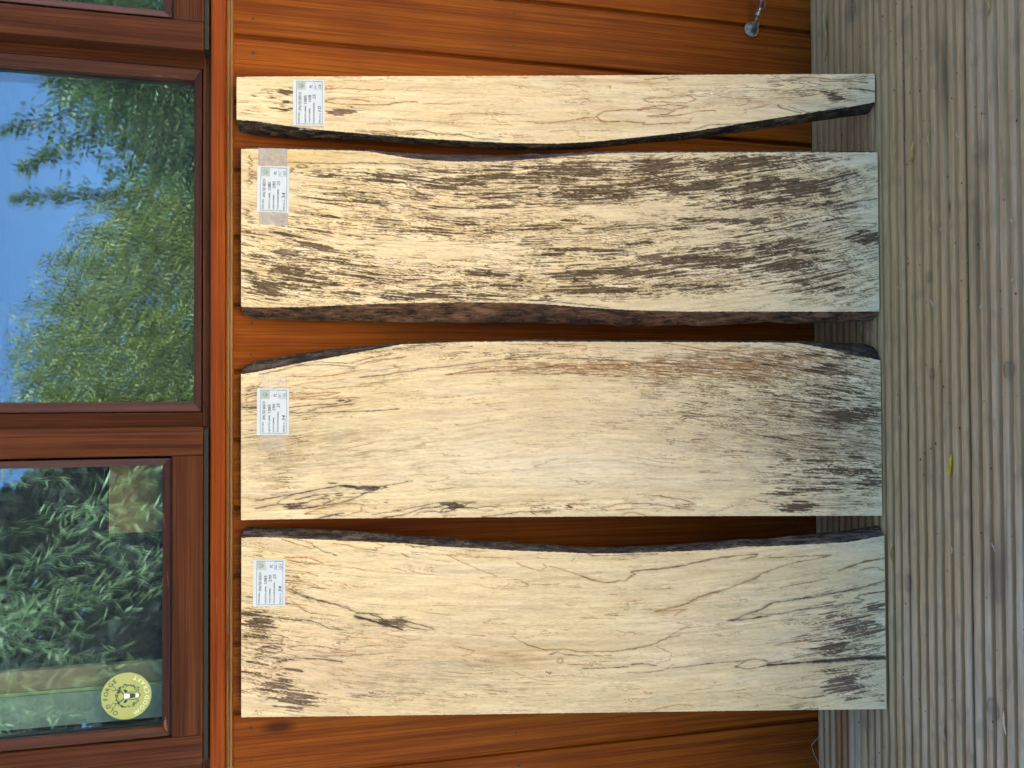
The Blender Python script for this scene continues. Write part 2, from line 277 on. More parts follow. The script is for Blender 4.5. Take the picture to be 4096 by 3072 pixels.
# traced outlines, stain lines and stain zones of each board: (x, height along the board) in mm
BOARDS = {
 'G4': dict(b=168.6,
  edges={'r': [(545.8,1091.8),(547.5,1061.0),(558.0,635.5),(570.4,191.4),(575.5,-1.0)],'l': [(474.7,1090.5),(473.1,1060.9),(466.5,1013.7),(459.7,947.3),(454.3,871.0),(448.1,774.9),(443.5,636.1),(443.9,557.4),(447.9,497.8),(459.4,398.0),(469.9,316.9),(492.0,192.2),(505.8,109.8),(516.1,47.5),(526.3,-2.6)],'lb': [(465.1,1096.8),(460.3,1082.4),(457.6,1066.7),(454.6,1009.1),(452.8,951.2),(450.8,892.9),(448.7,834.8),(444.9,755.9),(439.1,634.7),(439.3,569.0),(441.9,514.2),(452.3,433.1),(461.9,331.1),(484.2,183.4),(497.6,103.7),(508.2,36.2),(512.8,4.6),(517.5,-10.6)]},
  lines=[(1.2,'o',[(528.6,947.4),(530.0,928.3),(530.6,899.6),(528.8,893.9),(528.7,870.9),(529.7,851.7)]),
   (1.2,'o',[(509.6,947.4),(511.7,939.8),(513.3,916.9),(511.9,890.1),(509.2,872.9)]),
   (1.6,'o',[(508.3,947.4),(506.5,939.8),(504.4,928.3),(503.4,897.8),(503.9,871.0),(504.9,842.1),(508.1,830.6),(510.0,813.2),(510.3,793.9)]),
   (1.0,'t',[(508.0,784.3),(507.4,745.5),(509.5,718.3)]),
   (1.1,'t',[(489.8,741.7),(491.2,720.3),(493.1,704.7),(491.4,635.8)]),
   (1.0,'t',[(480.2,836.4),(477.5,774.7),(475.6,716.4),(474.1,635.9)]),
   (1.1,'d',[(459.7,897.8),(459.2,871.0),(459.1,817.2),(461.3,803.7),(462.6,784.4),(458.1,765.1),(455.6,736.0),(456.8,724.3),(450.4,697.1),(448.1,658.0)]),
   (0.8,'t',[(530.1,1017.6),(531.4,998.6)]),
   (0.9,'t',[(522.9,945.5),(524.0,935.9)]),
   (0.8,'t',[(534.6,943.5),(533.7,935.9),(531.6,945.5)]),
   (0.8,'t',[(544.8,916.8),(543.4,893.9),(546.3,851.7)]),
   (0.8,'t',[(513.2,943.6),(517.6,870.9),(515.4,832.5)]),
   (1.4,'o',[(489.2,513.4),(488.9,493.6),(492.6,489.5),(499.7,479.5),(501.5,467.6),(503.9,437.6),(503.9,417.5),(507.5,387.4),(505.8,367.3),(503.0,357.2),(497.9,367.3),(493.2,403.6),(492.4,393.5),(495.1,357.3),(498.4,337.0),(503.8,316.8),(505.4,284.3)]),
   (1.6,'o',[(489.6,489.6),(484.7,485.6),(482.0,473.7),(484.6,437.7),(482.8,429.7),(482.2,407.7),(479.1,409.7),(480.7,377.5),(482.9,347.3),(483.5,331.1),(492.6,326.0)]),
   (1.0,'o',[(489.5,493.5),(487.1,517.4),(481.6,547.2),(478.1,576.9),(478.4,594.6),(480.7,598.5),(480.1,610.4)]),
   (1.0,'o',[(522.0,409.4),(524.1,403.3),(525.8,367.1),(531.2,346.9),(530.6,330.7),(524.8,316.6),(518.5,330.8),(517.0,357.1),(518.6,377.2),(517.8,397.3),(521.0,409.4)]),
   (1.1,'o',[(503.8,419.5),(509.3,397.4),(513.8,367.2),(513.2,347.0),(511.5,332.9),(508.9,341.0),(505.0,357.2)]),
   (0.9,'t',[(531.6,280.0),(527.4,259.7),(526.6,231.1),(523.7,223.0),(517.5,229.2),(514.2,245.5),(514.5,261.8)]),
   (0.9,'o',[(517.3,191.9),(511.8,214.9),(507.4,233.4),(503.5,229.3),(502.4,233.4)]),
   (1.0,'d',[(471.7,321.1),(480.2,296.7),(481.9,256.0),(485.5,225.4)]),
   (0.8,'t',[(548.2,443.2),(551.3,417.2),(554.1,397.1)]),
   (0.8,'t',[(542.6,471.3),(544.7,465.3),(539.7,467.3)]),
   (0.8,'d',[(555.9,407.1),(558.4,387.0),(561.7,368.8),(556.8,364.8),(559.6,346.6)]),
   (0.8,'t',[(455.4,634.1),(457.9,606.5),(455.0,602.6),(452.5,632.1)]),
   (0.8,'t',[(464.4,569.0),(468.1,529.4),(465.8,525.5),(468.2,467.8)]),
   (0.8,'t',[(490.8,635.8),(492.3,610.3)]),
   (1.2,'o',[(556.6,191.5),(561.5,150.4),(567.1,125.6),(566.9,104.9),(563.1,78.0),(564.8,46.9),(570.5,15.6)]),
   (1.2,'o',[(562.6,98.8),(559.7,92.6),(561.7,46.9),(559.4,11.5)]),
   (1.0,'t',[(541.0,165.0),(546.7,134.1),(551.9,125.8)]),
   (0.9,'t',[(541.0,165.0),(539.4,146.5),(543.2,105.2),(545.7,84.5)]),
   (1.0,'t',[(528.4,191.8),(531.4,140.4),(536.1,109.4),(540.6,88.7)]),
   (1.8,'k',[(547.5,45.0),(548.3,26.3),(546.2,11.7),(543.4,-1.8)]),
   (1.2,'k',[(548.8,34.6),(546.0,20.0),(545.5,-1.9)]),
   (1.2,'d',[(517.6,173.5),(512.7,169.4),(507.1,146.9),(504.3,132.5)]),
   (1.0,'d',[(516.0,155.0),(509.2,138.6),(505.5,122.1),(508.1,93.2),(515.7,64.1),(515.0,49.6)]),
   (1.0,'d',[(525.0,55.7),(528.2,47.3),(527.5,34.8)]),
   (0.9,'d',[(534.8,123.9),(536.5,109.4),(533.8,119.8)])],
  zones=[(521.5,1010.0,4.2,20.8,1,'k'),(513.3,1032.7,1.9,11.4,0.9,'k'),(506.0,1011.9,3.1,17.0,0.95,'k'),(494.4,1013.8,3.1,13.3,0.95,'k'),(518.7,1053.4,2.9,11.3,0.6,'k'),(492.3,920.7,5.1,28.7,1,'p'),(500.4,905.4,3.5,13.4,0.8,'p'),(531.7,74.3,4.0,16.6,1,'k'),(540.6,84.5,2.8,12.4,0.6,'k'),(517.2,93.1,5.1,37.4,0.75,'g'),(525.2,47.4,6.1,31.3,0.45,'g'),(495.9,417.6,8.9,56.3,0.5,'w'),(540.4,576.5,9.9,79.3,0.25,'g'),(548.1,116.7,32.4,133.0,0.55,'l'),(541.7,33.9,32.5,41.8,0.5,'l'),(497.4,1055.7,30.8,45.3,0.4,'l'),(532.4,482.1,19.8,242.1,0.3,'l'),(455.6,796.4,9.4,234.4,0.5,'l')]),
 'G3': dict(b=173.5,
  edges={'r': [(426.6,1081.9),(426.9,1061.6),(427.3,1004.9),(426.2,910.0),(424.8,871.6),(421.1,852.6),(414.2,804.4),(411.7,775.6),(410.1,736.8),(410.9,678.4),(412.7,637.0),(416.2,597.6),(422.5,538.8),(426.1,499.0),(428.4,459.1),(430.6,359.4),(433.4,195.0),(436.1,1.4)],'rb': [(434.1,1088.1),(433.6,913.4),(432.5,874.3),(430.6,826.6),(428.6,756.7),(429.4,635.6),(432.7,555.7),(435.6,474.4),(438.1,353.3),(443.8,-10.8)],'l': [(165.2,1082.5),(163.6,1061.4),(164.6,986.2),(167.2,929.3),(169.9,872.1),(172.1,795.5),(173.2,698.7),(172.9,638.1),(170.1,579.4),(164.4,500.7),(160.7,441.3),(158.3,341.7),(158.6,197.9),(158.3,75.2),(159.3,1.3)],'lb': [(152.7,1087.5),(146.8,1067.3),(143.6,952.1),(140.7,836.2),(140.4,738.1),(140.9,637.0),(138.0,517.2),(137.2,461.2),(134.2,451.2),(134.2,416.7),(138.2,335.5),(134.3,314.8),(143.1,189.2),(139.2,147.7),(142.3,85.7),(144.6,6.2),(148.6,-8.0)]},
  lines=[(1.1,'d',[(416.3,1069.5),(411.4,1073.2),(407.7,1066.6),(402.8,1073.2),(399.0,1066.6),(394.1,1073.2),(390.3,1065.7),(385.5,1072.3),(380.7,1066.6),(375.8,1073.2),(370.1,1067.5),(364.3,1073.2)]),
   (1.0,'d',[(326.0,1078.8),(322.3,1071.3),(316.4,1077.8),(313.6,1069.4),(310.7,1076.9)]),
   (1.3,'d',[(401.6,1016.3),(405.5,1008.7),(404.4,976.5),(403.7,929.0),(406.2,890.8),(404.7,852.5),(405.2,817.9),(400.5,804.5),(395.3,756.2),(395.2,637.1)]),
   (1.6,'d',[(398.9,996.4),(402.4,986.0),(398.2,978.4),(395.8,986.0),(398.9,996.4)]),
   (1.5,'d',[(392.5,1005.9),(395.0,1002.1),(393.1,998.3),(390.6,1002.1),(392.5,1005.9)]),
   (2,'d',[(390.6,968.9),(392.6,963.2),(390.8,955.7),(388.8,963.3),(391.0,970.8)]),
   (1.3,'d',[(366.9,764.0),(374.8,752.4),(377.2,717.5),(374.7,678.6),(375.2,637.2)]),
   (1.3,'d',[(367.0,756.3),(362.5,717.5),(363.2,659.1),(364.3,645.4)]),
   (1.2,'d',[(410.5,637.0),(412.9,607.6),(412.2,586.0),(409.5,568.3),(407.8,548.6),(403.8,554.5),(401.4,584.1),(398.5,578.2),(396.1,568.4),(395.2,528.9),(397.0,499.2),(399.7,487.3),(406.7,479.3),(412.8,465.4)]),
   (1.1,'d',[(410.2,515.0),(405.3,511.0),(402.5,499.2),(398.5,503.2)]),
   (1.2,'d',[(374.2,637.2),(374.7,598.0),(374.2,558.6),(376.3,548.8)]),
   (1.1,'d',[(418.4,637.0),(419.8,607.6),(418.3,568.2),(419.7,538.6),(418.5,514.9),(422.1,510.9),(424.0,518.8)]),
   (1.4,'k',[(331.6,93.9),(339.6,91.7),(342.8,73.2),(350.3,36.0),(354.7,1.8)]),
   (1.3,'d',[(331.6,93.9),(325.6,87.8),(320.8,69.3),(319.5,48.7),(322.1,34.2),(319.7,32.2),(312.9,52.9),(313.3,69.4)]),
   (1.0,'d',[(341.8,77.3),(331.8,71.2),(325.9,63.1)]),
   (1.0,'t',[(321.6,196.2),(325.8,175.8),(327.1,147.2),(324.1,145.2),(317.0,152.4),(312.6,154.5),(310.5,163.7),(314.6,196.3)]),
   (1.0,'d',[(290.2,127.1),(294.3,108.6),(290.4,94.3),(285.4,104.6)]),
   (1.0,'d',[(310.9,48.8),(313.1,22.0),(311.3,2.3),(307.2,5.5),(306.0,32.4),(307.9,48.9)]),
   (1.4,'d',[(341.1,637.3),(343.2,625.6),(340.4,609.9),(339.6,592.3),(335.8,574.6),(336.0,554.9),(340.2,527.3),(342.6,487.7),(347.1,440.0)]),
   (1.4,'k',[(297.8,495.9),(302.4,460.2),(305.7,420.3),(308.0,390.4)]),
   (1.2,'d',[(297.2,495.9),(297.5,460.2),(301.9,400.4),(306.4,340.3),(319.6,196.2)]),
   (1.1,'d',[(216.6,470.7),(223.6,440.8),(225.8,401.0),(236.0,340.9),(244.3,280.4),(252.7,196.9)]),
   (1.3,'d',[(193.6,589.1),(196.0,569.5),(195.3,540.0),(190.7,555.8),(191.2,587.2)]),
   (1.2,'d',[(178.8,638.1),(176.0,579.4),(170.2,520.4),(164.5,473.0)])],
  zones=[(389.5,935.1,10.8,68.7,0.6,'k'),(380.6,835.7,14.0,100.4,0.7,'k'),(353.9,797.3,9.4,61.9,0.5,'k'),(374.1,735.3,15.7,93.4,0.75,'k'),(387.2,618.3,17.3,126.2,0.8,'k'),(356.0,602.8,17.3,134.3,0.75,'k'),(335.6,673.3,9.3,70.4,0.6,'k'),(400.2,523.7,12.6,103.3,0.75,'k'),(361.3,476.4,15.8,103.7,0.8,'k'),(374.2,388.7,17.5,88.5,0.85,'k'),(402.0,388.4,19.9,72.3,0.9,'k'),(407.2,287.8,17.5,89.2,0.85,'k'),(375.1,308.3,17.5,80.9,0.85,'k'),(416.3,210.7,14.5,73.5,0.9,'k'),(376.3,203.0,20.0,81.7,0.8,'k'),(421.4,124.9,9.6,74.1,0.7,'k'),(373.1,133.6,20.8,74.0,0.95,'k'),(398.2,55.2,12.9,49.6,0.6,'k'),(341.5,88.8,12.1,57.7,0.7,'k'),(348.3,211.4,7.2,89.8,0.95,'k'),(337.2,276.4,6.4,73.0,0.7,'k'),(313.6,244.2,4.8,105.9,0.9,'k'),(301.6,341.1,3.9,64.4,0.7,'k'),(261.6,524.6,4.8,87.2,0.9,'k'),(255.7,579.8,6.3,31.5,0.8,'k'),(275.0,405.4,3.2,88.2,0.5,'k'),(306.8,835.9,13.9,123.6,0.45,'k'),(287.1,874.2,10.8,92.2,0.4,'k'),(313.7,935.2,7.0,22.8,0.7,'k'),(255.3,1011.0,12.3,60.5,0.75,'p'),(267.2,965.6,10.8,45.6,0.75,'p'),(224.6,1011.0,16.9,45.4,0.8,'k'),(193.7,1041.2,16.8,30.2,0.85,'k'),(209.3,980.8,15.4,68.3,0.75,'k'),(240.4,935.3,15.5,84.0,0.5,'k'),(221.4,874.3,17.0,92.1,0.5,'k'),(214.0,797.7,17.1,92.8,0.55,'k'),(183.0,774.6,10.8,116.2,0.75,'k'),(222.3,673.8,9.3,46.8,0.8,'k'),(183.3,689.5,10.9,93.7,0.6,'k'),(214.8,603.5,6.2,102.3,0.5,'k'),(234.5,579.9,4.7,47.2,0.6,'k'),(216.8,524.9,11.0,79.2,0.8,'k'),(223.5,421.7,11.8,87.9,0.9,'k'),(247.4,389.6,14.2,104.4,0.75,'p'),(244.0,301.4,17.5,97.1,0.9,'k'),(191.8,485.5,9.5,127.4,0.75,'k'),(200.2,342.0,9.5,104.8,0.7,'k'),(272.2,244.6,14.4,89.5,0.75,'p'),(268.5,195.9,20.0,57.1,0.8,'k'),(236.7,171.8,17.6,57.2,0.85,'k'),(320.7,162.8,11.2,49.1,0.5,'p'),(304.3,211.8,9.6,73.4,0.5,'k'),(244.8,147.3,8.0,73.8,0.8,'k'),(265.0,122.5,8.0,49.2,0.8,'k'),(285.8,23.5,12.9,37.2,1,'k'),(279.2,146.9,8.0,49.2,0.9,'k'),(197.1,90.5,11.2,74.1,0.65,'k'),(217.2,65.6,14.4,57.7,0.5,'k'),(208.9,147.7,8.0,65.6,0.6,'k'),(289.2,97.6,17.6,90.6,0.5,'g'),(393.2,1067.6,23.1,21.1,0.6,'l'),(304.8,1067.5,46.0,22.6,0.4,'l'),(212.8,1056.2,45.9,30.1,0.7,'l'),(309.6,524.3,27.6,280.1,0.0,'k'),(424.9,161.7,16.0,164.8,0.3,'l'),(233.2,81.9,56.1,99.1,0.7,'l'),(214.0,797.7,46.5,233.4,0.5,'l'),(371.2,641.9,31.3,277.3,0.5,'l'),(224.0,325.7,47.5,161.9,0.5,'l'),(405.3,1026.1,15.4,45.4,0.6,'y'),(414.1,950.3,14.0,91.7,0.6,'y'),(411.0,602.5,9.4,63.0,0.5,'w'),(205.8,904.9,34.7,176.7,0.52,'k'),(198.8,720.5,23.4,195.5,0.5,'k'),(227.2,485.3,31.5,199.9,0.5,'k'),(248.0,285.2,39.7,162.5,0.5,'k'),(217.0,123.0,32.0,123.4,0.5,'k'),(371.7,602.7,31.4,238.1,0.5,'k'),(391.3,283.9,35.8,245.2,0.5,'k'),(345.7,835.8,31.1,154.8,0.42,'k'),(277.2,642.3,19.5,397.8,0.22,'k'),(243.5,1056.2,61.3,37.6,0.5,'k'),(213.3,950.5,42.3,168.2,0.8,'l'),(206.5,720.4,35.0,195.5,0.8,'l'),(223.6,405.8,39.5,201.3,0.8,'l'),(380.5,523.9,39.4,280.4,0.8,'l'),(376.3,203.0,48.0,205.4,0.7,'l'),(353.4,835.7,38.8,154.7,0.6,'l'),(312.0,244.2,23.9,245.8,0.4,'l'),(300.1,720.1,21.9,354.9,0.5,'k'),(293.8,524.4,31.5,280.0,0.6,'l'),(314.3,874.2,27.2,154.2,0.5,'l'),(290.1,988.3,46.2,68.3,0.45,'k'),(313.1,122.0,48.1,115.3,0.42,'k')]),
 'G2': dict(b=174.4,
  edges={'r': [(54.3,1080.5),(57.1,1061.5),(72.2,986.3),(85.8,910.6),(96.9,853.4),(102.3,824.4),(104.1,780.4),(106.4,718.7),(107.2,638.6),(105.2,198.8),(104.3,147.9),(97.4,107.4),(86.1,56.2),(74.2,0.8)],'rb': [(67.1,1086.8),(74.0,1067.4),(84.2,1010.0),(92.9,952.3),(99.6,875.0),(104.2,826.3),(105.9,781.6),(109.0,637.3),(107.0,190.0),(106.3,138.2),(104.5,65.5),(103.6,19.5),(98.7,2.8),(93.4,-11.6)],'l': [(-186.2,1086.0),(-185.6,1061.4),(-185.9,872.9),(-187.3,640.0),(-188.6,444.0),(-191.5,201.9),(-193.9,0.2)]},
  lines=[(1.8,'k',[(-1.6,1083.4),(-1.5,1071.2),(-1.9,1058.1)]),
   (1.3,'o',[(21.8,1007.0),(20.7,967.4),(23.1,940.9),(22.4,923.9),(17.7,948.5),(15.0,982.5),(15.1,1005.1)]),
   (1.3,'o',[(13.2,1007.0),(12.0,948.5),(13.7,914.4),(14.0,891.6)]),
   (1.2,'d',[(-8.7,1007.0),(-10.7,993.8),(-9.9,967.4),(-9.3,910.6),(-7.7,863.0),(-5.0,826.7)]),
   (1.4,'k',[(-8.0,975.0),(-3.3,961.8),(-0.5,939.1),(4.1,901.1)]),
   (1.0,'d',[(-1.1,1007.0),(2.5,967.4),(4.2,929.6)]),
   (1.0,'t',[(30.4,986.3),(28.3,948.5),(32.0,910.6),(33.7,872.5)]),
   (1.8,'k',[(-154.8,1061.4),(-146.9,1014.6),(-142.5,986.4),(-135.3,948.6),(-131.7,925.9),(-132.0,905.1),(-136.8,897.5),(-137.0,882.3),(-133.5,857.6),(-138.2,863.3),(-143.7,882.3),(-153.0,901.3),(-160.4,926.0),(-163.8,952.4),(-167.3,980.7),(-168.4,1008.9),(-163.3,995.8),(-159.6,982.6),(-154.1,967.5),(-151.4,954.3),(-147.7,944.9),(-144.8,950.5),(-147.4,967.5),(-153.8,995.8)]),
   (1.3,'k',[(-159.1,1027.7),(-153.5,1020.2),(-146.1,1003.3),(-144.2,997.7)]),
   (1.6,'k',[(-167.2,1061.4),(-161.0,1027.7),(-161.3,1005.2),(-158.7,982.6)]),
   (1.3,'d',[(-151.4,954.3),(-153.5,943.0),(-156.4,941.1),(-161.9,952.4)]),
   (1.1,'d',[(-156.4,941.1),(-153.6,929.8),(-151.8,922.2)]),
   (1.2,'o',[(-176.8,980.7),(-171.3,963.8),(-163.2,929.8),(-160.7,899.4),(-162.8,886.2),(-168.5,890.0),(-173.3,888.1),(-176.9,901.4),(-181.5,918.4),(-177.2,954.3),(-177.8,980.7)]),
   (1.6,'k',[(-185.6,965.7),(-181.1,944.9),(-176.7,918.4)]),
   (1.2,'k',[(-185.7,960.0),(-182.1,941.1)]),
   (1.3,'d',[(-133.5,857.6),(-129.9,834.7),(-124.5,806.0)]),
   (1.5,'k',[(-185.8,853.9),(-180.0,815.7),(-170.8,790.8),(-169.1,767.8),(-166.4,754.3),(-162.8,735.1),(-168.7,729.3),(-173.4,735.1),(-178.0,750.5),(-177.5,760.1),(-172.2,754.3),(-169.7,729.3),(-170.9,708.1),(-172.0,697.5)]),
   (1.0,'d',[(-180.2,872.9),(-175.0,834.8),(-167.8,796.5),(-162.4,767.7),(-160.9,735.0),(-161.7,700.3)]),
   (1.0,'d',[(-184.9,808.1),(-177.5,792.7),(-175.7,777.4),(-176.9,762.0)]),
   (1.0,'t',[(-182.8,754.4),(-182.1,735.1),(-184.0,735.1),(-183.8,754.4)]),
   (1.3,'k',[(-186.6,690.8),(-181.1,640.0)]),
   (0.9,'t',[(-134.1,1050.2),(-130.4,1038.9),(-130.7,1016.4),(-135.3,1023.9),(-136.0,1050.2)]),
   (1.2,'d',[(-180.5,640.0),(-178.7,628.3),(-179.1,601.0),(-180.8,573.7)]),
   (1.4,'d',[(-179.6,607.9),(-183.6,598.1)]),
   (1.2,'o',[(-154.8,414.1),(-154.6,388.3),(-157.7,376.4),(-161.9,348.5),(-169.1,326.6),(-169.8,344.6),(-170.6,360.6),(-175.5,356.6),(-179.4,330.7)]),
   (1.3,'o',[(-174.8,489.3),(-173.0,477.5),(-168.3,463.7),(-166.6,443.9),(-168.1,404.3),(-172.4,374.5),(-176.5,354.6)]),
   (1.1,'o',[(-178.0,463.7),(-176.5,434.1)]),
   (1.2,'o',[(-186.9,454.9),(-181.8,444.0),(-181.9,434.1),(-188.9,408.4)]),
   (1.2,'o',[(-174.8,489.3),(-178.8,477.5)]),
   (1.0,'t',[(-158.2,408.2),(-161.3,400.3),(-163.2,404.2)]),
   (1.0,'d',[(53.3,1055.9),(59.0,1024.0),(67.5,995.7),(74.1,957.9),(72.2,940.9),(71.1,906.7),(80.7,872.4),(86.4,838.0)]),
   (1.0,'d',[(67.5,995.7),(69.3,948.5),(65.4,901.0),(74.9,872.4),(81.6,815.0)]),
   (1.1,'o',[(50.3,1005.1),(48.3,967.4),(52.0,929.5),(57.7,901.0)]),
   (1.0,'d',[(91.2,824.6),(99.9,805.4),(103.8,780.4)]),
   (1.0,'d',[(103.8,780.4),(99.9,749.6),(96.0,757.3)]),
   (1.3,'d',[(48.0,891.5),(51.8,849.5),(56.5,824.7),(57.4,805.5),(61.2,795.9),(64.0,757.4),(68.8,718.8),(73.6,680.0),(79.3,638.7)]),
   (1.3,'o',[(65.2,834.2),(62.3,824.7),(57.5,828.5)]),
   (1.4,'o',[(51.4,747.8),(53.3,718.8),(55.2,699.5),(58.9,638.8)]),
   (1.2,'o',[(51.4,747.8),(59.1,709.1),(62.9,674.2)]),
   (1.3,'d',[(79.3,638.7),(83.2,609.4),(86.0,580.1),(87.0,550.6)]),
   (1.2,'d',[(78.2,580.1),(79.1,521.2),(76.1,471.9),(73.1,442.2),(71.0,402.4),(68.0,362.6),(61.9,322.6),(58.8,262.4),(57.7,199.3)]),
   (1.8,'d',[(58.9,638.8),(62.6,590.0),(67.4,560.6)]),
   (1.2,'o',[(66.5,560.6),(68.3,501.5),(68.2,452.1),(64.1,402.5),(56.1,352.7),(54.0,312.7),(46.0,272.5),(37.8,199.5)]),
   (1.2,'o',[(104.4,382.3),(99.5,342.3),(93.5,312.3),(90.5,262.1),(93.4,199.0)]),
   (1.2,'o',[(103.6,583.9),(99.6,511.2),(93.8,513.2),(91.8,521.1)]),
   (1.2,'o',[(69.7,278.4),(68.7,252.2),(66.6,213.8),(63.7,215.9),(65.7,252.2),(68.8,278.4)]),
   (1.0,'d',[(53.0,638.9),(53.9,599.8),(51.9,576.3),(55.7,544.9),(52.7,537.1),(52.7,513.5)]),
   (1.2,'d',[(-5.8,161.4),(-7.0,133.0),(-6.1,102.4),(-7.4,63.5)]),
   (1.2,'d',[(-12.7,162.5),(-20.8,143.3),(-26.0,102.6),(-28.2,78.1),(-30.3,61.7)]),
   (1.3,'k',[(-41.8,119.1),(-34.2,67.9),(-35.7,0.1)]),
   (1.0,'d',[(-56.1,200.5),(-53.4,159.9),(-54.7,119.2),(-58.4,86.6),(-59.2,51.8)]),
   (1.8,'k',[(-134.4,89.5),(-136.9,48.7),(-140.1,24.1),(-144.4,0.5)]),
   (1.2,'k',[(-48.4,41.4),(-45.5,27.0),(-46.6,4.4)]),
   (1.1,'d',[(-48.4,41.4),(-53.5,20.9)])],
  zones=[(-22.7,60.8,12.8,49.3,1,'k'),(-15.0,19.7,14.4,24.8,0.75,'k'),(57.2,92.6,14.4,73.8,0.75,'k'),(81.0,59.6,9.5,49.4,0.6,'k'),(85.1,116.9,7.9,65.6,0.5,'o'),(57.4,166.0,15.9,81.5,0.5,'o'),(-94.5,45.3,9.6,49.3,0.65,'k'),(-90.2,86.2,11.1,57.4,0.5,'k'),(-134.6,21.1,11.1,32.9,0.9,'k'),(-118.3,53.8,9.6,57.5,0.8,'k'),(-149.3,119.5,9.6,89.9,0.6,'k'),(-176.6,152.3,9.5,40.6,0.85,'k'),(-172.4,176.6,6.3,24.3,0.8,'k'),(-69.9,134.9,19.8,98.1,0.45,'g'),(1.1,44.1,8.0,49.4,0.4,'k'),(-161.5,95.2,15.9,57.3,0.4,'g'),(-178.0,46.3,14.3,57.5,0.6,'g'),(93.9,798.1,7.7,46.2,0.5,'g'),(97.7,751.9,6.2,61.9,0.4,'g'),(66.4,620.1,9.3,86.2,0.5,'o'),(58.4,526.0,9.4,118.7,0.35,'o'),(57.8,327.5,23.6,161.5,0.45,'o'),(81.3,230.7,23.7,122.0,0.45,'o'),(66.0,447.0,11.0,127.6,0.4,'o'),(6.1,988.6,19.1,83.3,0.35,'o'),(21.7,1056.2,30.5,30.0,0.4,'o'),(8.8,920.5,4.6,15.2,0.9,'p'),(-70.0,1026.2,30.5,67.8,0.5,'g'),(-63.0,950.8,38.2,98.7,0.35,'g'),(-56.4,829.2,46.1,115.4,0.35,'g'),(-57.5,682.9,15.5,93.4,0.25,'g'),(-23.4,565.8,10.9,47.1,0.4,'g'),(-21.8,207.4,47.5,122.0,0.4,'g'),(-62.0,126.7,47.6,98.2,0.4,'g'),(-135.3,644.4,6.2,125.0,0.4,'g'),(-165.3,722.0,7.7,155.4,0.3,'g'),(-19.8,526.5,35.1,142.4,0.5,'i'),(89.9,721.0,19.4,195.1,0.3,'i'),(-96.2,683.0,38.7,274.5,0.5,'w'),(-105.6,527.1,31.1,158.3,0.4,'w'),(17.3,84.9,47.8,115.1,0.6,'l'),(-102.6,37.2,71.6,57.6,0.7,'l'),(65.5,247.0,31.7,162.6,0.5,'l'),(6.4,1048.7,45.7,45.1,0.5,'l'),(75.1,1041.3,19.1,45.2,0.6,'l'),(-164.8,997.7,3.8,13.6,1.1,'p'),(-135.8,869.0,3.8,18.3,1.1,'k'),(-131.4,916.9,3.1,19.8,1,'k'),(-145.0,929.7,4.6,25.7,0.7,'p'),(-165.9,738.9,3.8,16.9,1.1,'k'),(-173.8,543.2,3.9,4.0,1.1,'k'),(-5.7,247.7,94.8,211.7,0.55,'l'),(-21.8,207.4,94.9,212.4,0.5,'g'),(-62.2,102.2,95.3,131.4,0.55,'l'),(-102.1,86.3,71.4,106.7,0.45,'k'),(17.2,60.3,71.8,90.5,0.42,'k'),(57.8,327.5,39.4,243.0,0.5,'l'),(-62.5,1011.2,68.6,98.2,0.55,'g'),(-39.6,1011.2,68.7,90.7,0.4,'l'),(89.8,604.3,23.4,237.1,0.45,'l'),(59.3,874.7,30.7,153.6,0.35,'l'),(73.1,100.6,31.8,98.5,0.45,'k'),(89.9,721.0,17.0,353.8,0.5,'l'),(-172.2,488.2,10.9,441.9,0.45,'l'),(-123.3,1026.2,38.1,60.2,0.5,'l'),(-159.0,913.1,15.3,114.3,0.4,'l'),(17.5,125.8,55.7,123.0,0.38,'k')]),
 'G1': dict(b=178.9,
  edges={'r': [(-215.0,1080.6),(-214.4,1062.0),(-215.8,1024.4),(-218.4,987.0),(-221.3,930.4),(-226.2,854.6),(-228.4,816.3),(-233.1,778.3),(-238.0,701.1),(-243.0,641.0),(-247.1,557.4),(-249.7,514.3),(-250.5,465.2),(-248.6,346.9),(-246.5,287.1),(-242.1,246.9),(-242.7,204.4),(-240.1,123.8),(-237.6,62.8),(-227.5,-0.5)],'rb': [(-201.9,1084.0),(-201.3,1068.0),(-207.5,953.2),(-212.6,876.2),(-218.2,818.1),(-225.3,740.2),(-232.1,681.4),(-233.4,647.4),(-230.6,639.7),(-236.2,632.1),(-237.6,570.6),(-242.7,541.0),(-244.8,460.9),(-241.8,360.7),(-237.8,299.9),(-233.6,238.9),(-234.2,195.6),(-226.5,113.6),(-221.4,51.5),(-213.6,-0.5),(-212.0,-12.7)],'l': [(-507.9,1084.6),(-508.2,1061.8),(-511.2,874.0),(-514.2,642.3),(-520.1,207.2),(-523.5,1.7)]},
  lines=[(1.1,'o',[(-218.1,1018.9),(-226.0,996.4),(-234.9,971.9),(-232.6,965.3),(-228.3,970.0),(-225.5,970.0),(-220.4,990.7),(-217.4,998.2)]),
   (1.2,'o',[(-249.4,1015.2),(-247.9,996.4),(-250.7,971.9),(-259.0,952.1),(-260.3,968.1),(-256.5,990.7),(-252.4,1011.4)]),
   (1.2,'o',[(-226.0,936.0),(-229.1,915.2),(-234.2,898.2),(-237.3,883.0),(-238.5,864.0),(-234.6,867.8),(-234.2,858.3),(-231.1,852.6),(-225.0,873.5),(-222.2,892.5),(-222.2,930.4)]),
   (1.2,'o',[(-277.4,987.0),(-273.7,981.3),(-275.8,970.0),(-279.6,960.6)]),
   (0.9,'d',[(-232.2,964.4),(-240.0,949.3),(-246.1,930.4)]),
   (1.0,'t',[(-248.0,749.4),(-252.9,739.8),(-266.9,711.0),(-278.9,682.1),(-284.7,666.7)]),
   (1.0,'t',[(-248.1,743.6),(-248.4,724.4),(-252.6,701.3),(-255.5,641.0)]),
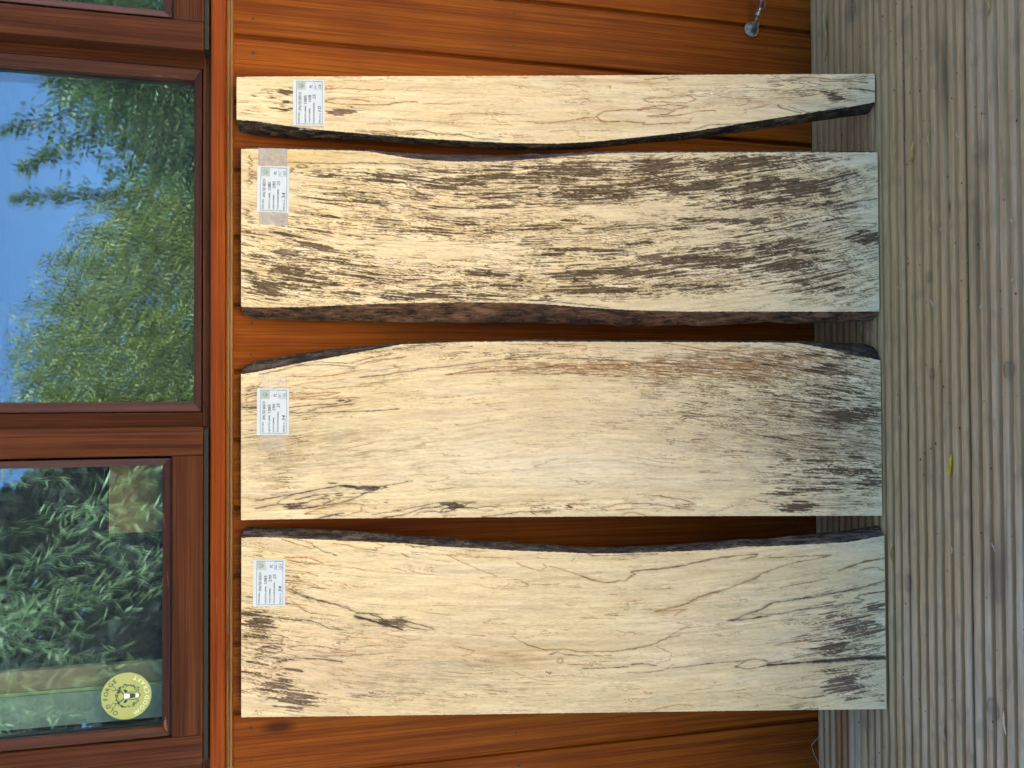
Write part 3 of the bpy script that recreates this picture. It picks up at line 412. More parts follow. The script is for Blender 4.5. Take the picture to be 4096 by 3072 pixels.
   (1.0,'t',[(-268.5,841.2),(-270.6,827.9),(-274.7,816.5)]),
   (0.9,'d',[(-243.9,824.0),(-249.8,816.4),(-251.8,810.7)]),
   (1.2,'d',[(-229.7,816.4),(-233.7,804.9),(-234.0,782.0),(-233.2,776.2)]),
   (1.1,'t',[(-263.3,632.4),(-269.3,621.7),(-277.5,592.6),(-270.9,582.9),(-265.0,588.7)]),
   (1.1,'t',[(-270.1,577.0),(-276.3,553.6),(-287.2,524.4)]),
   (2.0,'b',[(-282.1,440.0),(-280.2,434.0),(-277.9,396.5),(-273.7,356.9),(-267.4,327.0),(-260.2,287.1),(-257.0,247.1),(-255.4,221.0),(-259.3,225.1),(-264.3,251.2)]),
   (1.3,'b',[(-282.1,440.0),(-286.1,432.1),(-287.9,441.0)]),
   (1.5,'b',[(-285.1,204.8),(-287.8,217.3),(-292.5,219.4)]),
   (1.0,'d',[(-249.8,514.4),(-253.8,504.6),(-253.5,465.4),(-252.2,425.9),(-251.7,394.3)]),
   (1.2,'k',[(-301.4,1013.3),(-311.4,987.0),(-319.6,956.9),(-323.7,941.8),(-331.9,911.6)]),
   (1.0,'d',[(-299.7,1007.7),(-307.5,990.8),(-316.5,968.2),(-322.6,947.5)]),
   (1.0,'d',[(-324.2,1013.3),(-325.5,996.4),(-334.2,985.1),(-340.1,973.8),(-345.7,932.4)]),
   (1.0,'d',[(-313.3,987.0),(-327.7,930.5),(-341.7,892.7),(-344.4,854.7)]),
   (3.2,'k',[(-347.3,900.3),(-352.4,881.3),(-357.5,866.1),(-362.7,845.3),(-370.8,822.4)]),
   (2.4,'k',[(-353.8,860.4),(-357.0,847.1)]),
   (1.6,'k',[(-344.0,875.6),(-349.1,860.4),(-353.0,852.8)]),
   (1.3,'d',[(-353.4,835.7),(-359.7,807.2),(-367.0,778.5),(-372.0,769.0)]),
   (1.4,'d',[(-362.2,822.4),(-368.3,805.3),(-372.6,782.4)]),
   (1.1,'d',[(-341.6,898.4),(-341.6,881.3),(-345.2,862.3)]),
   (1.5,'k',[(-340.2,1061.9),(-344.4,1043.2),(-349.8,1011.4),(-352.5,972.0)]),
   (1.4,'k',[(-360.1,1061.9),(-354.7,1047.0),(-355.0,1035.8),(-359.7,1033.0),(-362.4,1039.5),(-360.3,1050.7)]),
   (1.2,'d',[(-352.5,972.0),(-359.4,956.9),(-366.4,941.8),(-369.4,917.3)]),
   (1.1,'d',[(-368.6,1061.9),(-366.9,1050.7),(-372.7,1045.1),(-378.2,1054.4),(-376.1,1061.9)]),
   (1.2,'d',[(-376.5,1043.2),(-373.0,1033.9),(-377.1,1017.0),(-384.6,1018.9),(-384.3,1033.9),(-380.3,1043.2),(-376.5,1043.2)]),
   (1.2,'d',[(-386.5,1061.9),(-387.8,1045.1),(-389.2,1024.5),(-391.3,1015.2)]),
   (1.0,'o',[(-396.1,1011.4),(-392.8,990.8),(-394.4,960.7),(-400.8,930.6),(-404.3,902.2),(-405.7,924.9),(-406.1,949.4),(-400.9,968.2),(-400.2,998.3),(-397.2,1007.7)]),
   (1.0,'o',[(-405.3,900.3),(-398.6,900.3),(-396.2,883.3),(-395.8,858.6)]),
   (1.6,'k',[(-398.8,1061.9),(-395.3,1050.7),(-391.9,1033.9),(-395.9,1020.8),(-401.6,1018.9),(-404.2,1030.1),(-402.0,1043.2),(-406.3,1061.9)]),
   (1.6,'k',[(-418.4,1028.3),(-417.7,1017.0),(-412.6,996.4),(-414.9,977.7),(-415.4,957.0),(-419.8,930.6),(-420.6,921.2)]),
   (1.2,'k',[(-410.1,1061.9),(-409.6,1043.2),(-414.9,1018.9),(-416.3,998.3)]),
   (1.1,'d',[(-438.4,1061.9),(-440.5,1050.7),(-446.5,1037.6),(-449.7,1024.5)]),
   (0.9,'d',[(-410.4,968.2),(-411.2,930.6),(-410.2,892.8),(-409.2,854.9)]),
   (1.2,'t',[(-416.0,725.0),(-414.4,711.6),(-407.8,703.9),(-404.7,715.4),(-400.3,740.3)]),
   (1.8,'b',[(-287.2,524.4),(-294.3,504.9),(-299.1,485.3),(-297.9,465.7),(-296.1,461.7),(-296.3,449.9),(-288.7,438.0)]),
   (2.2,'b',[(-292.5,219.4),(-303.8,247.5),(-314.0,277.6),(-321.2,307.6),(-327.7,327.5),(-333.4,337.5),(-338.0,347.5),(-344.3,377.3),(-348.7,397.1)]),
   (1.0,'t',[(-348.7,397.1),(-347.4,367.4),(-345.9,343.6),(-352.4,361.5),(-357.1,367.5)]),
   (0.9,'t',[(-367.9,361.6),(-373.2,341.8),(-379.8,351.8),(-385.3,367.7),(-392.9,377.7)]),
   (2.0,'k',[(-342.8,205.4),(-349.4,217.9),(-356.7,242.1),(-365.1,262.1),(-366.8,274.1),(-365.4,248.1),(-360.4,205.6)]),
   (1.4,'b',[(-385.2,641.7),(-401.2,612.7),(-409.6,583.6),(-408.6,558.3),(-413.8,525.2),(-414.2,466.5),(-409.2,427.1),(-402.1,397.5),(-392.9,377.7),(-390.4,355.9)]),
   (1.2,'d',[(-417.4,579.8),(-412.9,564.2),(-418.0,550.6),(-420.6,525.2),(-420.8,474.4)]),
   (1.2,'b',[(-434.5,546.8),(-435.0,525.3),(-437.4,505.8)]),
   (1.4,'d',[(-440.9,523.4),(-441.9,501.9),(-440.7,447.0)]),
   (1.3,'d',[(-437.0,441.1),(-435.5,421.4),(-440.0,397.8)]),
   (1.1,'d',[(-445.2,382.0),(-443.1,348.4),(-438.2,308.6),(-436.9,278.8),(-435.6,250.8),(-432.3,228.8),(-436.7,206.4)]),
   (1.1,'d',[(-445.1,262.9),(-438.6,248.8)]),
   (1.1,'d',[(-445.1,262.9),(-449.6,239.0),(-443.5,206.5)]),
   (2.2,'d',[(-438.5,312.6),(-437.8,298.7)]),
   (1.8,'b',[(-428.3,564.7),(-424.5,563.3),(-423.0,559.4),(-426.0,556.5),(-430.4,557.5),(-431.7,561.4),(-428.3,564.7)]),
   (1.2,'t',[(-449.4,447.1),(-451.6,423.5),(-448.0,388.0),(-438.7,368.1)]),
   (0.9,'t',[(-442.8,641.9),(-455.0,613.0),(-460.3,593.6),(-462.3,568.4)]),
   (1.4,'d',[(-446.1,583.8),(-449.2,578.0),(-446.3,577.0)]),
   (1.0,'t',[(-356.8,526.8),(-357.8,495.5),(-360.0,466.1)]),
   (1.0,'t',[(-290.0,641.2),(-292.2,627.6),(-301.1,612.2)]),
   (0.8,'t',[(-408.0,397.5),(-420.2,370.0),(-429.9,374.0),(-437.1,397.8)]),
   (1.2,'t',[(-515.3,408.2),(-510.9,388.5),(-505.9,358.8),(-508.4,337.0)]),
   (1.7,'k',[(-341.8,205.4),(-338.1,195.3),(-334.7,165.1),(-328.6,124.7),(-320.8,67.9),(-313.5,33.2),(-304.2,0.4)]),
   (1.5,'k',[(-358.4,205.6),(-357.0,179.5),(-351.6,155.2),(-346.7,104.7),(-340.0,43.7),(-336.2,36.5),(-332.9,51.8),(-328.1,43.6),(-322.0,0.7)]),
   (3.0,'k',[(-443.5,206.5),(-441.5,166.3),(-439.7,136.0),(-439.0,105.7)]),
   (6.0,'k',[(-439.5,125.9),(-437.5,85.5),(-435.5,44.9),(-436.2,0.5)]),
   (1.2,'b',[(-410.6,194.1),(-403.6,155.8),(-400.3,125.5),(-396.5,74.9),(-386.7,23.9),(-382.3,1.4)]),
   (1.1,'d',[(-430.1,109.7),(-425.4,101.5),(-415.4,64.9),(-412.5,20.2),(-421.3,65.0),(-426.4,101.5)]),
   (1.1,'d',[(-439.6,206.4),(-438.1,186.3),(-429.3,146.0),(-422.4,105.5)]),
   (1.0,'b',[(-396.7,155.7),(-392.2,135.5),(-397.7,153.7)]),
   (1.1,'d',[(-430.2,107.7),(-431.1,85.4),(-431.2,44.8),(-432.6,2.1)]),
   (1.0,'b',[(-500.5,156.8),(-500.3,126.6),(-497.8,110.4),(-501.7,146.8)]),
   (1.3,'b',[(-500.9,25.4),(-497.6,2.9),(-505.1,15.2),(-510.4,3.1),(-508.0,19.3)]),
   (1.2,'b',[(-314.7,185.0),(-310.1,168.9),(-305.8,134.6),(-298.5,100.1)]),
   (0.9,'t',[(-493.3,207.0),(-495.1,176.9),(-499.6,154.8)]),
   (1.3,'b',[(-261.6,204.6),(-261.2,164.3),(-259.9,123.9),(-259.4,93.5),(-263.1,107.8),(-268.4,144.2),(-275.7,178.6),(-285.1,204.8)]),
   (2.6,'b',[(-286.2,81.7),(-279.6,63.3),(-270.3,32.7),(-265.8,-0.0)]),
   (1.2,'b',[(-286.9,45.1),(-283.1,32.8),(-280.5,12.4),(-285.5,8.4),(-287.6,0.2)])],
  zones=[(-350.4,1056.7,15.1,33.7,0.75,'k'),(-388.1,1056.7,37.8,26.2,0.5,'k'),(-342.6,1067.9,10.5,22.4,0.8,'k'),(-456.8,1026.8,16.6,37.5,0.75,'p'),(-480.2,996.8,18.9,41.3,0.85,'p'),(-434.6,1008.1,15.1,33.8,0.5,'p'),(-410.8,1056.7,45.2,37.4,0.5,'l'),(-282.8,1026.8,45.5,45.1,0.4,'l'),(-344.9,951.6,30.4,113.6,0.35,'l'),(-358.7,838.0,9.1,38.1,0.8,'p'),(-453.3,861.0,10.7,83.7,0.45,'g'),(-462.4,800.2,19.1,114.9,0.4,'g'),(-433.8,723.6,10.7,92.5,0.4,'g'),(-419.9,661.9,10.7,46.4,0.7,'b'),(-425.0,607.8,9.2,46.6,0.5,'b'),(-403.2,723.5,9.1,92.6,0.35,'b'),(-348.5,388.0,6.2,31.7,0.7,'b'),(-402.4,412.1,15.5,95.0,0.2,'b'),(-386.9,43.5,14.2,40.7,0.95,'p'),(-374.6,67.7,17.3,44.7,0.9,'p'),(-348.0,18.6,9.4,20.4,0.9,'p'),(-393.7,92.3,11.1,32.5,0.6,'k'),(-417.3,92.5,12.6,40.5,0.7,'k'),(-480.8,69.0,20.4,36.5,1,'p'),(-456.6,93.0,7.9,32.4,0.7,'p'),(-448.4,109.1,11.0,48.6,0.4,'y'),(-418.2,52.0,31.5,48.8,0.5,'l'),(-511.1,109.8,23.5,97.3,0.4,'l'),(-358.0,684.8,4.6,69.6,0.35,'g'),(-344.6,584.0,4.7,31.1,0.3,'g'),(-413.2,951.7,45.5,113.5,0.3,'i'),(-313.4,1011.8,45.5,75.3,0.35,'i'),(-375.5,213.0,46.9,120.9,0.25,'g'),(-290.7,131.6,47.2,113.7,0.35,'y'),(-500.5,214.3,31.2,161.3,0.3,'y'),(-430.2,876.2,60.7,245.1,0.65,'i'),(-421.7,914.0,60.6,198.1,0.5,'g'),(-290.7,1011.8,68.2,105.6,0.45,'l'),(-382.9,951.7,45.5,151.7,0.4,'l'),(-442.3,685.2,38.3,194.2,0.4,'g'),(-362.0,108.1,86.4,113.8,0.4,'l'),(-449.7,52.4,70.7,57.0,0.5,'l'),(-402.5,51.8,39.3,48.8,0.4,'k'),(-433.4,1056.7,52.8,37.4,0.42,'k'),(-501.1,491.4,23.1,317.2,0.35,'g'),(-240.9,799.6,12.2,270.7,0.4,'l'),(-479.7,723.7,22.9,311.0,0.35,'l'),(-355.0,451.1,23.3,198.2,0.3,'l')]),
}

# ---------------------------------------------------------------- spalted timber: colour computed per vertex
def _hash(ix, iy, seed):
    h = (ix.astype(np.int64) * 374761393 + iy.astype(np.int64) * 668265263 + seed * 974711) & 0xFFFFFFFF
    h = ((h ^ (h >> 13)) * 1274126177) & 0xFFFFFFFF
    return (h ^ (h >> 16)) & 0xFFFF
def gnoise(x, y, seed=0):
    x0 = np.floor(x); y0 = np.floor(y); fx = x - x0; fy = y - y0
    u = fx * fx * fx * (fx * (fx * 6 - 15) + 10); v = fy * fy * fy * (fy * (fy * 6 - 15) + 10)
    def g(dx, dy):
        a = _hash(x0 + dx, y0 + dy, seed) * (2 * math.pi / 65536.0)
        return np.cos(a) * (fx - dx) + np.sin(a) * (fy - dy)
    n0 = g(0, 0) * (1 - u) + g(1, 0) * u; n1 = g(0, 1) * (1 - u) + g(1, 1) * u
    return (n0 * (1 - v) + n1 * v) * 1.41
def fbm(x, y, seed=0, octs=3, gain=0.5):
    t = 0; a = 1; s = 0
    for o in range(octs):
        t = t + a * gnoise(x * 2 ** o + 17.3 * o, y * 2 ** o - 9.1 * o, seed + o * 7); s += a; a *= gain
    return t / s
def sstep(a, b, x):
    t = np.clip((x - a) / (b - a), 0, 1); return t * t * (3 - 2 * t)
def lerp(c, col, m):
    return c + (np.array(col) - c) * m[..., None]
FLOW = {'G4': (14, 560, 0), 'G3': (54, 650, 0), 'G2': (-48, 530, 1), 'G1': (48, 520, 0)}
SPECK = {'G4': .55, 'G3': .75, 'G2': 1.05, 'G1': .85}
LINECOL = {'k': (.050, .036, .024), 'd': (.105, .066, .030), 'o': (.26, .110, .030), 't': (.34, .20, .08), 'b': (.21, .110, .025)}
def spalt(name, X, s, lines, zones):
    sd = {'G4': 11, 'G3': 23, 'G2': 37, 'G1': 51}[name]
    A, sc, mode = FLOW[name]
    q = ((s - sc) / 540.0) ** 2
    if mode: q = q * np.clip((X + 185) / 190.0, -.15, 1.0)
    v = X - A * q + 5 * gnoise(X / 60, s / 160, sd + 90)
    if name == 'G1':      # grain parts round the knot
        dk = X + 299; v = v - np.sign(dk) * 11 * np.exp(-np.abs(dk) / 22) * np.exp(-((s - 545) / 60.0) ** 2)
    if name == 'G2':      # cathedral figure: flat ovals in the middle of the board
        v = v - 26 * np.exp(-((X + 40) / 55.0) ** 2) * np.exp(-((s - 520) / 260.0) ** 2)
    P = lambda a, b, k, o=3, g=.5: fbm(v / a, s / b, sd + k, o, g)
    # zone masks
    M = {}
    wx = X + 4 * gnoise(X / 12, s / 40, sd + 80) + 3 * gnoise(X / 4, s / 16, sd + 81); ws = s + 16 * gnoise(v / 5, s / 50, sd + 82) + 8 * gnoise(v / 2.2, s / 30, sd + 83)
    for cx, cs, rx, rs, st, k in zones:
        d = ((wx - cx) / (rx * 1.15)) ** 2 + ((ws - cs) / (rs * 1.1)) ** 2
        m = st * np.exp(-d * 1.0)
        M[k] = np.maximum(M.get(k, 0), m) if k in 'klp' else M.get(k, 0) + m
    Z0 = np.zeros_like(X); get = lambda k: np.clip(M[k], 0, 1.2) if k in M else Z0
    # ground colour
    c = np.empty(X.shape + (3,)); c[:] = (.735, .63, .385)
    b1 = fbm(X / 70, s / 220, sd + 1); c = lerp(c, (.70, .57, .31), np.clip(.25 + 1.4 * b1, 0, 1) * .6)
    c = lerp(c, (.76, .66, .46), np.clip(fbm(X / 50, s / 150, sd + 2) * 1.6, 0, 1) * .6)
    c = lerp(c, (.68, .525, .31), np.clip(fbm(v / 26, s / 180, sd + 3) * 1.9 - .05, 0, 1) * .6)
    c = lerp(c, (.57, .445, .26), np.clip(fbm(v / 18, s / 240, sd + 70, 4, .55) * 2.2, 0, 1) * .55)
    c = lerp(c, (.60, .555, .43), np.clip(fbm(v / 24, s / 160, sd + 71, 3) * 2.0 - .2, 0, 1) * .45)
    c = lerp(c, (.76, .70, .53), get('w') * .7)
    c = lerp(c, (.66, .50, .32), np.clip(get('i'), 0, 1) * .75)
    c = lerp(c, (.56, .40, .14), np.clip(get('y'), 0, 1) * .6)
    c = lerp(c, (.42, .24, .09), np.clip(get('b'), 0, 1) * np.clip(.55 + 1.2 * P(5, 60, 4), 0, 1))
    # fine grain
    c *= (1 + .07 * P(2.2, 70, 5) + .05 * P(1.6, 18, 6, 2) + .10 * fbm(v / 9, s / 600, sd + 7) + .09 * fbm(v / 3.2, s / 800, sd + 72, 2))[..., None]
    c = lerp(c, (.50, .36, .19), sstep(.22, .5, fbm(v / 4.5, s / 700, sd + 73, 3)) * .5)
    c = lerp(c, (.56, .42, .23), sstep(.12, .5, P(1.7, 160, 30, 3)) * .38)
    # ray flecks: short dark dashes in drifts, denser in grey / brown zones
    drift = fbm(v / 22, s / 110, sd + 8, 3, .6)
    dens = SPECK[name] * np.clip(.18 + 1.3 * drift, -.5, 1) + .8 * get('g') + .6 * get('o') + .3 * get('k') + .35 * get('l')
    fl = .6 * P(2.5, 30, 9, 3, .6) + .4 * P(1.7, 60, 31, 2); c = lerp(c, (.27, .20, .10), sstep(.20, .50, fl + dens * .40 - .17) * .60)
    fl2 = P(1.3, 10, 10, 2); c = lerp(c, (.36, .28, .15), sstep(.34, .6, fl2 + dens * .34) * .28)
    c = lerp(c, (.42, .375, .26), np.clip(get('g'), 0, 1) * np.clip(.40 + 1.1 * P(5, 45, 11), 0, 1) * .85)
    ob = P(2.6, 34, 12, 3, .6); c = lerp(c, (.32, .165, .065), sstep(.18, .45, ob + .45 * get('o')) * np.clip(get('o') * 1.8, 0, 1) * .8)
    # zone lines (contours of a stretched field, constant width)
    def contour(field, wid, lo=.35):
        gx = np.gradient(field, axis=1) / np.maximum(np.abs(np.gradient(X, axis=1)), 1e-3)
        gs = np.gradient(field, axis=0) / np.maximum(np.abs(np.gradient(s, axis=0)), 1e-3)
        gm = np.sqrt(gx * gx + gs * gs) + 1e-4
        d = np.abs(field - np.round(field)) / gm
        return 1 - sstep(wid * lo, wid, d)
    lm = np.clip(get('l') + .85 * get('k') + .4 * get('p') + .3 * get('o'), 0, 1.1)
    f1 = 2.0 * P(9, 95, 14, 4, .45) + .10 * gnoise(v / 1.6, s / 5, sd + 15)
    cell = np.sin(np.floor(f1 + .87) * 37.7 + 1.3); c *= (1 + .09 * cell * np.clip(lm * 1.6, .25, 1))[..., None]
    wid = .95 + .8 * np.clip(gnoise(X / 16, s / 26, sd + 16), -.6, 1)
    gate = sstep(.0, .30, lm - .26 + .55 * fbm(X / 18, s / 60, sd + 13))
    c = lerp(c, (.12, .078, .040), contour(f1 + .37, wid) * gate * .92)
    f2 = 2.2 * P(5.5, 60, 17, 4, .5) + .10 * gnoise(v / 1.3, s / 4, sd + 32)
    c = lerp(c, (.19, .115, .05), contour(f2 + .2, .85) * sstep(.05, .4, lm - .30 + .7 * fbm(X / 14, s / 70, sd + 18)) * .85)
    f3 = 1.5 * P(16, 130, 33, 4, .5) + .12 * gnoise(v / 1.8, s / 6, sd + 34)
    c = lerp(c, (.33, .19, .075), contour(f3, .8) * sstep(.02, .26, fbm(X / 26, s / 80, sd + 35)) * .8)
    # dark stain: streaks with a darker outline, part filled, part toned
    kb = .66 * P(4.5, 140, 19, 3, .5) + .44 * P(2.9, 70, 20, 2, .55) + .30 * fbm(X / 13, s / 40, sd + 21) + .10 * gnoise(v / 2.2, s / 9, sd + 25)
    def stain(c, m, fill, deep, tone, gain, cut, soft):
        kk = kb + np.minimum(m, .95) * gain - cut + .08 * (cell > .3) - .10 * (cell < -.4); on = sstep(.03, .10, m)
        ins = sstep(-soft, soft, kk) * on; tx = P(3.0, 46, 22, 3, .6)
        f = np.empty_like(c); f[:] = fill; f = lerp(f, deep, sstep(.0, .35, tx)); f = lerp(f, tone, sstep(.02, .30, P(2.3, 26, 23, 3) - kk * .35))
        c = c + (f - c) * (ins * .93)[..., None]
        gx = np.gradient(kk, axis=1) / np.maximum(np.abs(np.gradient(X, axis=1)), 1e-3); gs = np.gradient(kk, axis=0) / np.maximum(np.abs(np.gradient(s, axis=0)), 1e-3)
        d = np.abs(kk) / (np.sqrt(gx * gx + gs * gs) + 2e-3); c = lerp(c, np.array(deep) * .85, (1 - sstep(.45, 1.35, d)) * on * .85)
        return c
    c = stain(c, get('k'), (.098, .066, .036), (.052, .036, .022), (.30, .225, .135), 1.0, .74, .03)
    c = stain(c, get('p'), (.160, .106, .076), (.080, .054, .040), (.36, .26, .19), 1.05, .80, .10)
    # individual lines
    jx = X + .9 * gnoise(X / 5, s / 9, sd + 60) + .5 * gnoise(X / 2, s / 4, sd + 61); js = s + 1.5 * gnoise(X / 6, s / 12, sd + 62)
    for w, col, pts in lines:
        D = np.full(X.shape, 99.0); p = np.array(pts)
        r0 = np.where((s[:, 0] > p[:, 1].min() - 12) & (s[:, 0] < p[:, 1].max() + 12))[0]
        if len(r0) == 0: continue
        a, b_ = r0.min(), r0.max() + 1
        xx = jx[a:b_]; ss = js[a:b_]; dd = np.full(xx.shape, 99.0)
        for (x1, s1), (x2, s2) in zip(pts[:-1], pts[1:]):
            ex, es = x2 - x1, s2 - s1; L2 = ex * ex + es * es + 1e-6
            t = np.clip(((xx - x1) * ex + (ss - s1) * es) / L2, 0, 1)
            dd = np.minimum(dd, np.hypot(xx - x1 - t * ex, ss - s1 - t * es))
        ww = w * .72 * (1 + .45 * gnoise(X[a:b_] / 9, s[a:b_] / 22, sd + 63))
        core = 1 - sstep(ww * .45, ww * 1.15, dd); halo = np.exp(-(dd / (ww * 2.6)) ** 2) * .22
        c[a:b_] = lerp(c[a:b_], LINECOL[col], np.clip(core * .95 * (1 if w > 2.3 else np.clip(.92 + .5 * gnoise(X[a:b_] / 16, s[a:b_] / 26, sd + 64), .6, 1)), 0, 1)); c[a:b_] = lerp(c[a:b_], np.array(LINECOL[col]) * 1.5 + .08, halo * (1 - core))
    return np.clip(c, .012, .9)

# ================================================================== SETTING
ground = link('lawn', pymesh('lawn', [(-60, -60, -.16), (60, -60, -.16), (60, 60, -.16), (-60, 60, -.16)], [(0, 1, 2, 3)]), M['grass'])
tag(ground, kind='structure')
def bounce_gravel_mat():
    t = NT('pale_bounce_gravel'); v = t.coord((1, 1, 1), False); n = t.noise(v, 90, 5, .7); n2 = t.noise(v, 2.2, 4); t.bump(n, .6, .004)
    return t.fin(t.mix(t.ramp(n2, [(.4, (0, 0, 0)), (.7, (.4, .4, .4))]), t.ramp(n, [(.3, (.36, .33, .28)), (.7, (.52, .49, .43))]), (.30, .27, .22)), .9, .2)
bounce_ground = link('bounce_gravel', pymesh('bounce_gravel', [(-9, -7.6, -.135), (9, -7.6, -.135), (9, -2.62, -.135), (-9, -2.62, -.135)], [(0, 1, 2, 3)]), bounce_gravel_mat()); tag(bounce_ground, kind='structure')  # unseen pale gravel, added to bounce warm sunlight onto the wall

# ---- deck: grooved boards running along the wall
deck = tag(empty('deck'), kind='structure')
PITCH, BW_ = .1285, .1262
def deck_profile():
    """(y, z, groove?) from the wall side towards the viewer"""
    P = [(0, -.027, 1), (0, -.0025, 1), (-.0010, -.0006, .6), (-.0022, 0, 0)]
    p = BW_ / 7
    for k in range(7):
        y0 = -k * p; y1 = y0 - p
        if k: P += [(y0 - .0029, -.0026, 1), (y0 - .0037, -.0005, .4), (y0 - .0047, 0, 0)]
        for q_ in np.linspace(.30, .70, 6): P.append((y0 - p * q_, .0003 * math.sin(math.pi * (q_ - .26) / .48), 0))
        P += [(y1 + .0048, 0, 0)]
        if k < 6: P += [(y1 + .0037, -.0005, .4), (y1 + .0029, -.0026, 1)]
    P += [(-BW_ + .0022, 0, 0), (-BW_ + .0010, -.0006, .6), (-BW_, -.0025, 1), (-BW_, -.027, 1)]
    Q = []
    for q in P:
        if not Q or abs(q[0] - Q[-1][0]) + abs(q[1] - Q[-1][1]) > 1e-5: Q.append(q)
    return Q
KNOTS = [(.7197, -.1245, .016), (.3668, -.4136, .014), (-.4391, -.4194, .012), (-.2973, -.2527, .010), (.2014, -.3076, .006), (.0487, -.4556, .010), (.0477, -.3113, .006)]
def deck_board(i, x0, x1, nx):
    prof = deck_profile(); npf = len(prof); xs = np.linspace(x0, x1, nx) if nx < 200 else np.concatenate([np.linspace(x0, -.83, 60, endpoint=False), np.linspace(-.83, .88, nx - 120, endpoint=False), np.linspace(.88, x1, 60)])
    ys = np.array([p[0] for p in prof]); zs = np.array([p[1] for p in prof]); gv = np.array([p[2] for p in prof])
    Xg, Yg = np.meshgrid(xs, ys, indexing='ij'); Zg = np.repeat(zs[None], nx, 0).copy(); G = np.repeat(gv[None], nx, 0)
    wy = Yg - i * PITCH
    Zg += np.where(Zg > -.004, .0007 * gnoise(Xg / .05, wy / .012, 300 + i), 0)
    Yj = Yg + .0006 * gnoise(Xg / .09, wy / .02, 310 + i) * (np.abs(Yg) > .002)
    c = np.empty(Xg.shape + (3,)); c[:] = (.60, .352, .145)
    sil = fbm(Xg / .30, wy / .03, 320 + i); c = lerp(c, (.72, .55, .350), np.clip(.5 + .6 * sil, 0, 1) * .9 * np.clip(sstep(.15, -.45, Xg) * .8 + sstep(-.30, -.46, wy) * .35, 0, 1) + np.clip(.1 + sil, 0, 1) * .22)
    c = lerp(c, (.58, .36, .135), np.clip(.4 + .9 * fbm(Xg / .25, wy / .02, 330 + i), 0, 1) * .6 * (1 - sstep(-.30, -.40, wy)))
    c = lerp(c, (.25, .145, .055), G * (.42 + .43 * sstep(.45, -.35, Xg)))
    c = lerp(c, (.17, .095, .048), sstep(.22, .5, fbm(Xg / .30, wy / .010, 340 + i)) * .28)
    c = lerp(c, (.19, .145, .095), sstep(.15, .5, fbm(Xg / .05, wy / .035, 350 + i)) * .25)
    for sx, sy, rx, ry, cc, st in [(.51, -.345, .07, .010, (.17, .10, .055), .7), (.246, -.402, .09, .007, (.18, .105, .05), .7), (.303, -.351, .012, .003, (.05, .042, .036), .9), (-.03, -.385, .8, .004, (.13, .075, .022), .65), (.02, -.2565, .9, .004, (.16, .115, .06), .5), (-.24, -.43, .05, .02, (.16, .105, .075), .6)]:
        c = lerp(c, cc, st * np.exp(-((Xg - sx) / rx) ** 2 - ((wy - sy) / ry) ** 2))
    if i == 0:   # red stain spilt along the ridges nearest the wall
        st = sstep(-.052, -.058, wy) * sstep(-.092, -.088, wy) * sstep(-.515, -.56, Xg + .05 * gnoise(Xg / .05, wy / .004, 9))
        c = lerp(c, (.27, .085, .025), st * (.55 + .4 * G)); c = lerp(c, (.52, .44, .25), sstep(-.095, -.10, wy) * sstep(-.14, -.125, wy) * sstep(-.50, -.60, Xg) * .7)
    for kx, ky, kr in KNOTS:
        d = np.hypot((Xg - kx) / 1.35, wy - ky) + .0016 * gnoise(Xg / .01, wy / .01, 5)
        c = lerp(c, (.15, .105, .066), np.exp(-(d / kr) ** 2) * .5); c = lerp(c, (.10, .072, .045), np.exp(-((d - kr * .85) / .0016) ** 2) * .55 * np.clip(.6 + 1.5 * gnoise(Xg / .012, wy / .012, 6), 0, 1))
    V = np.stack([Xg, Yj, Zg], -1).reshape(-1, 3)
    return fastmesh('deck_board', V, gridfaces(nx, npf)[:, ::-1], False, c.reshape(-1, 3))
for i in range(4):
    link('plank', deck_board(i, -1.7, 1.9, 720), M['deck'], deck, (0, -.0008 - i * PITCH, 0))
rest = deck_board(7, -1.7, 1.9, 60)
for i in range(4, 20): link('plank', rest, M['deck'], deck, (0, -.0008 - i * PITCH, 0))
box('joist', -1.7, 1.9, -2.58, -.01, -.12, -.0285, M['inside'], deck, 0)

# ---- cabin: cladding, sill, three windows, room behind
cabin = tag(empty('timber_cabin'), 'timber cabin wall of orange stained vertical boards with brown framed windows', 'cabin')
G0, GP = -.62284, .113405
def clad_me(h0, h1):
    w = GP; P = [(.0010, .018), (.0010, .0062), (.0030, .0050), (.0040, .0022), (.0052, .0006), (.0072, 0), (w - .0066, 0), (w - .0046, .0006), (w - .0034, .0026), (w - .0028, .0052), (w + .0008, .0064), (w + .0008, .018)]
    return extrude_profile(P, h0, h1, 'Z')
low = clad_me(-.004, 1.0965); n1 = disc_me(.0026, .0016, 10, .0004)
for k in range(-8, 18):
    pk = link('plank', low, M['clad'], cabin, (G0 + (k - 0) * GP, 0, 0))
    if -2 <= k <= 13:
        for z in (1.063, .607, .027):
            for fx in (.030, .085):
                jx, jz = random.uniform(-.004, .004), random.uniform(-.006, .006)
                o = link('nail', n1, M['nail'], pk, (fx + jx, -.0002, z + jz)); o.rotation_euler = (rad(90), 0, 0)
                s_ = random.uniform(.75, 1.35); o.scale = (s_, s_, 1)
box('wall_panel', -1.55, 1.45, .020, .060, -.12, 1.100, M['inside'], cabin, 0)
SR = [(-.020, 1.1035), (-.0185, 1.1015), (-.016, 1.1012), (.02, 1.1012), (.02, 1.1245), (-.016, 1.1245), (-.0188, 1.1238), (-.020, 1.1215)]
link('sill_rail', extrude_profile(SR, -1.55, 1.45, 'X'), M['sill'], cabin)
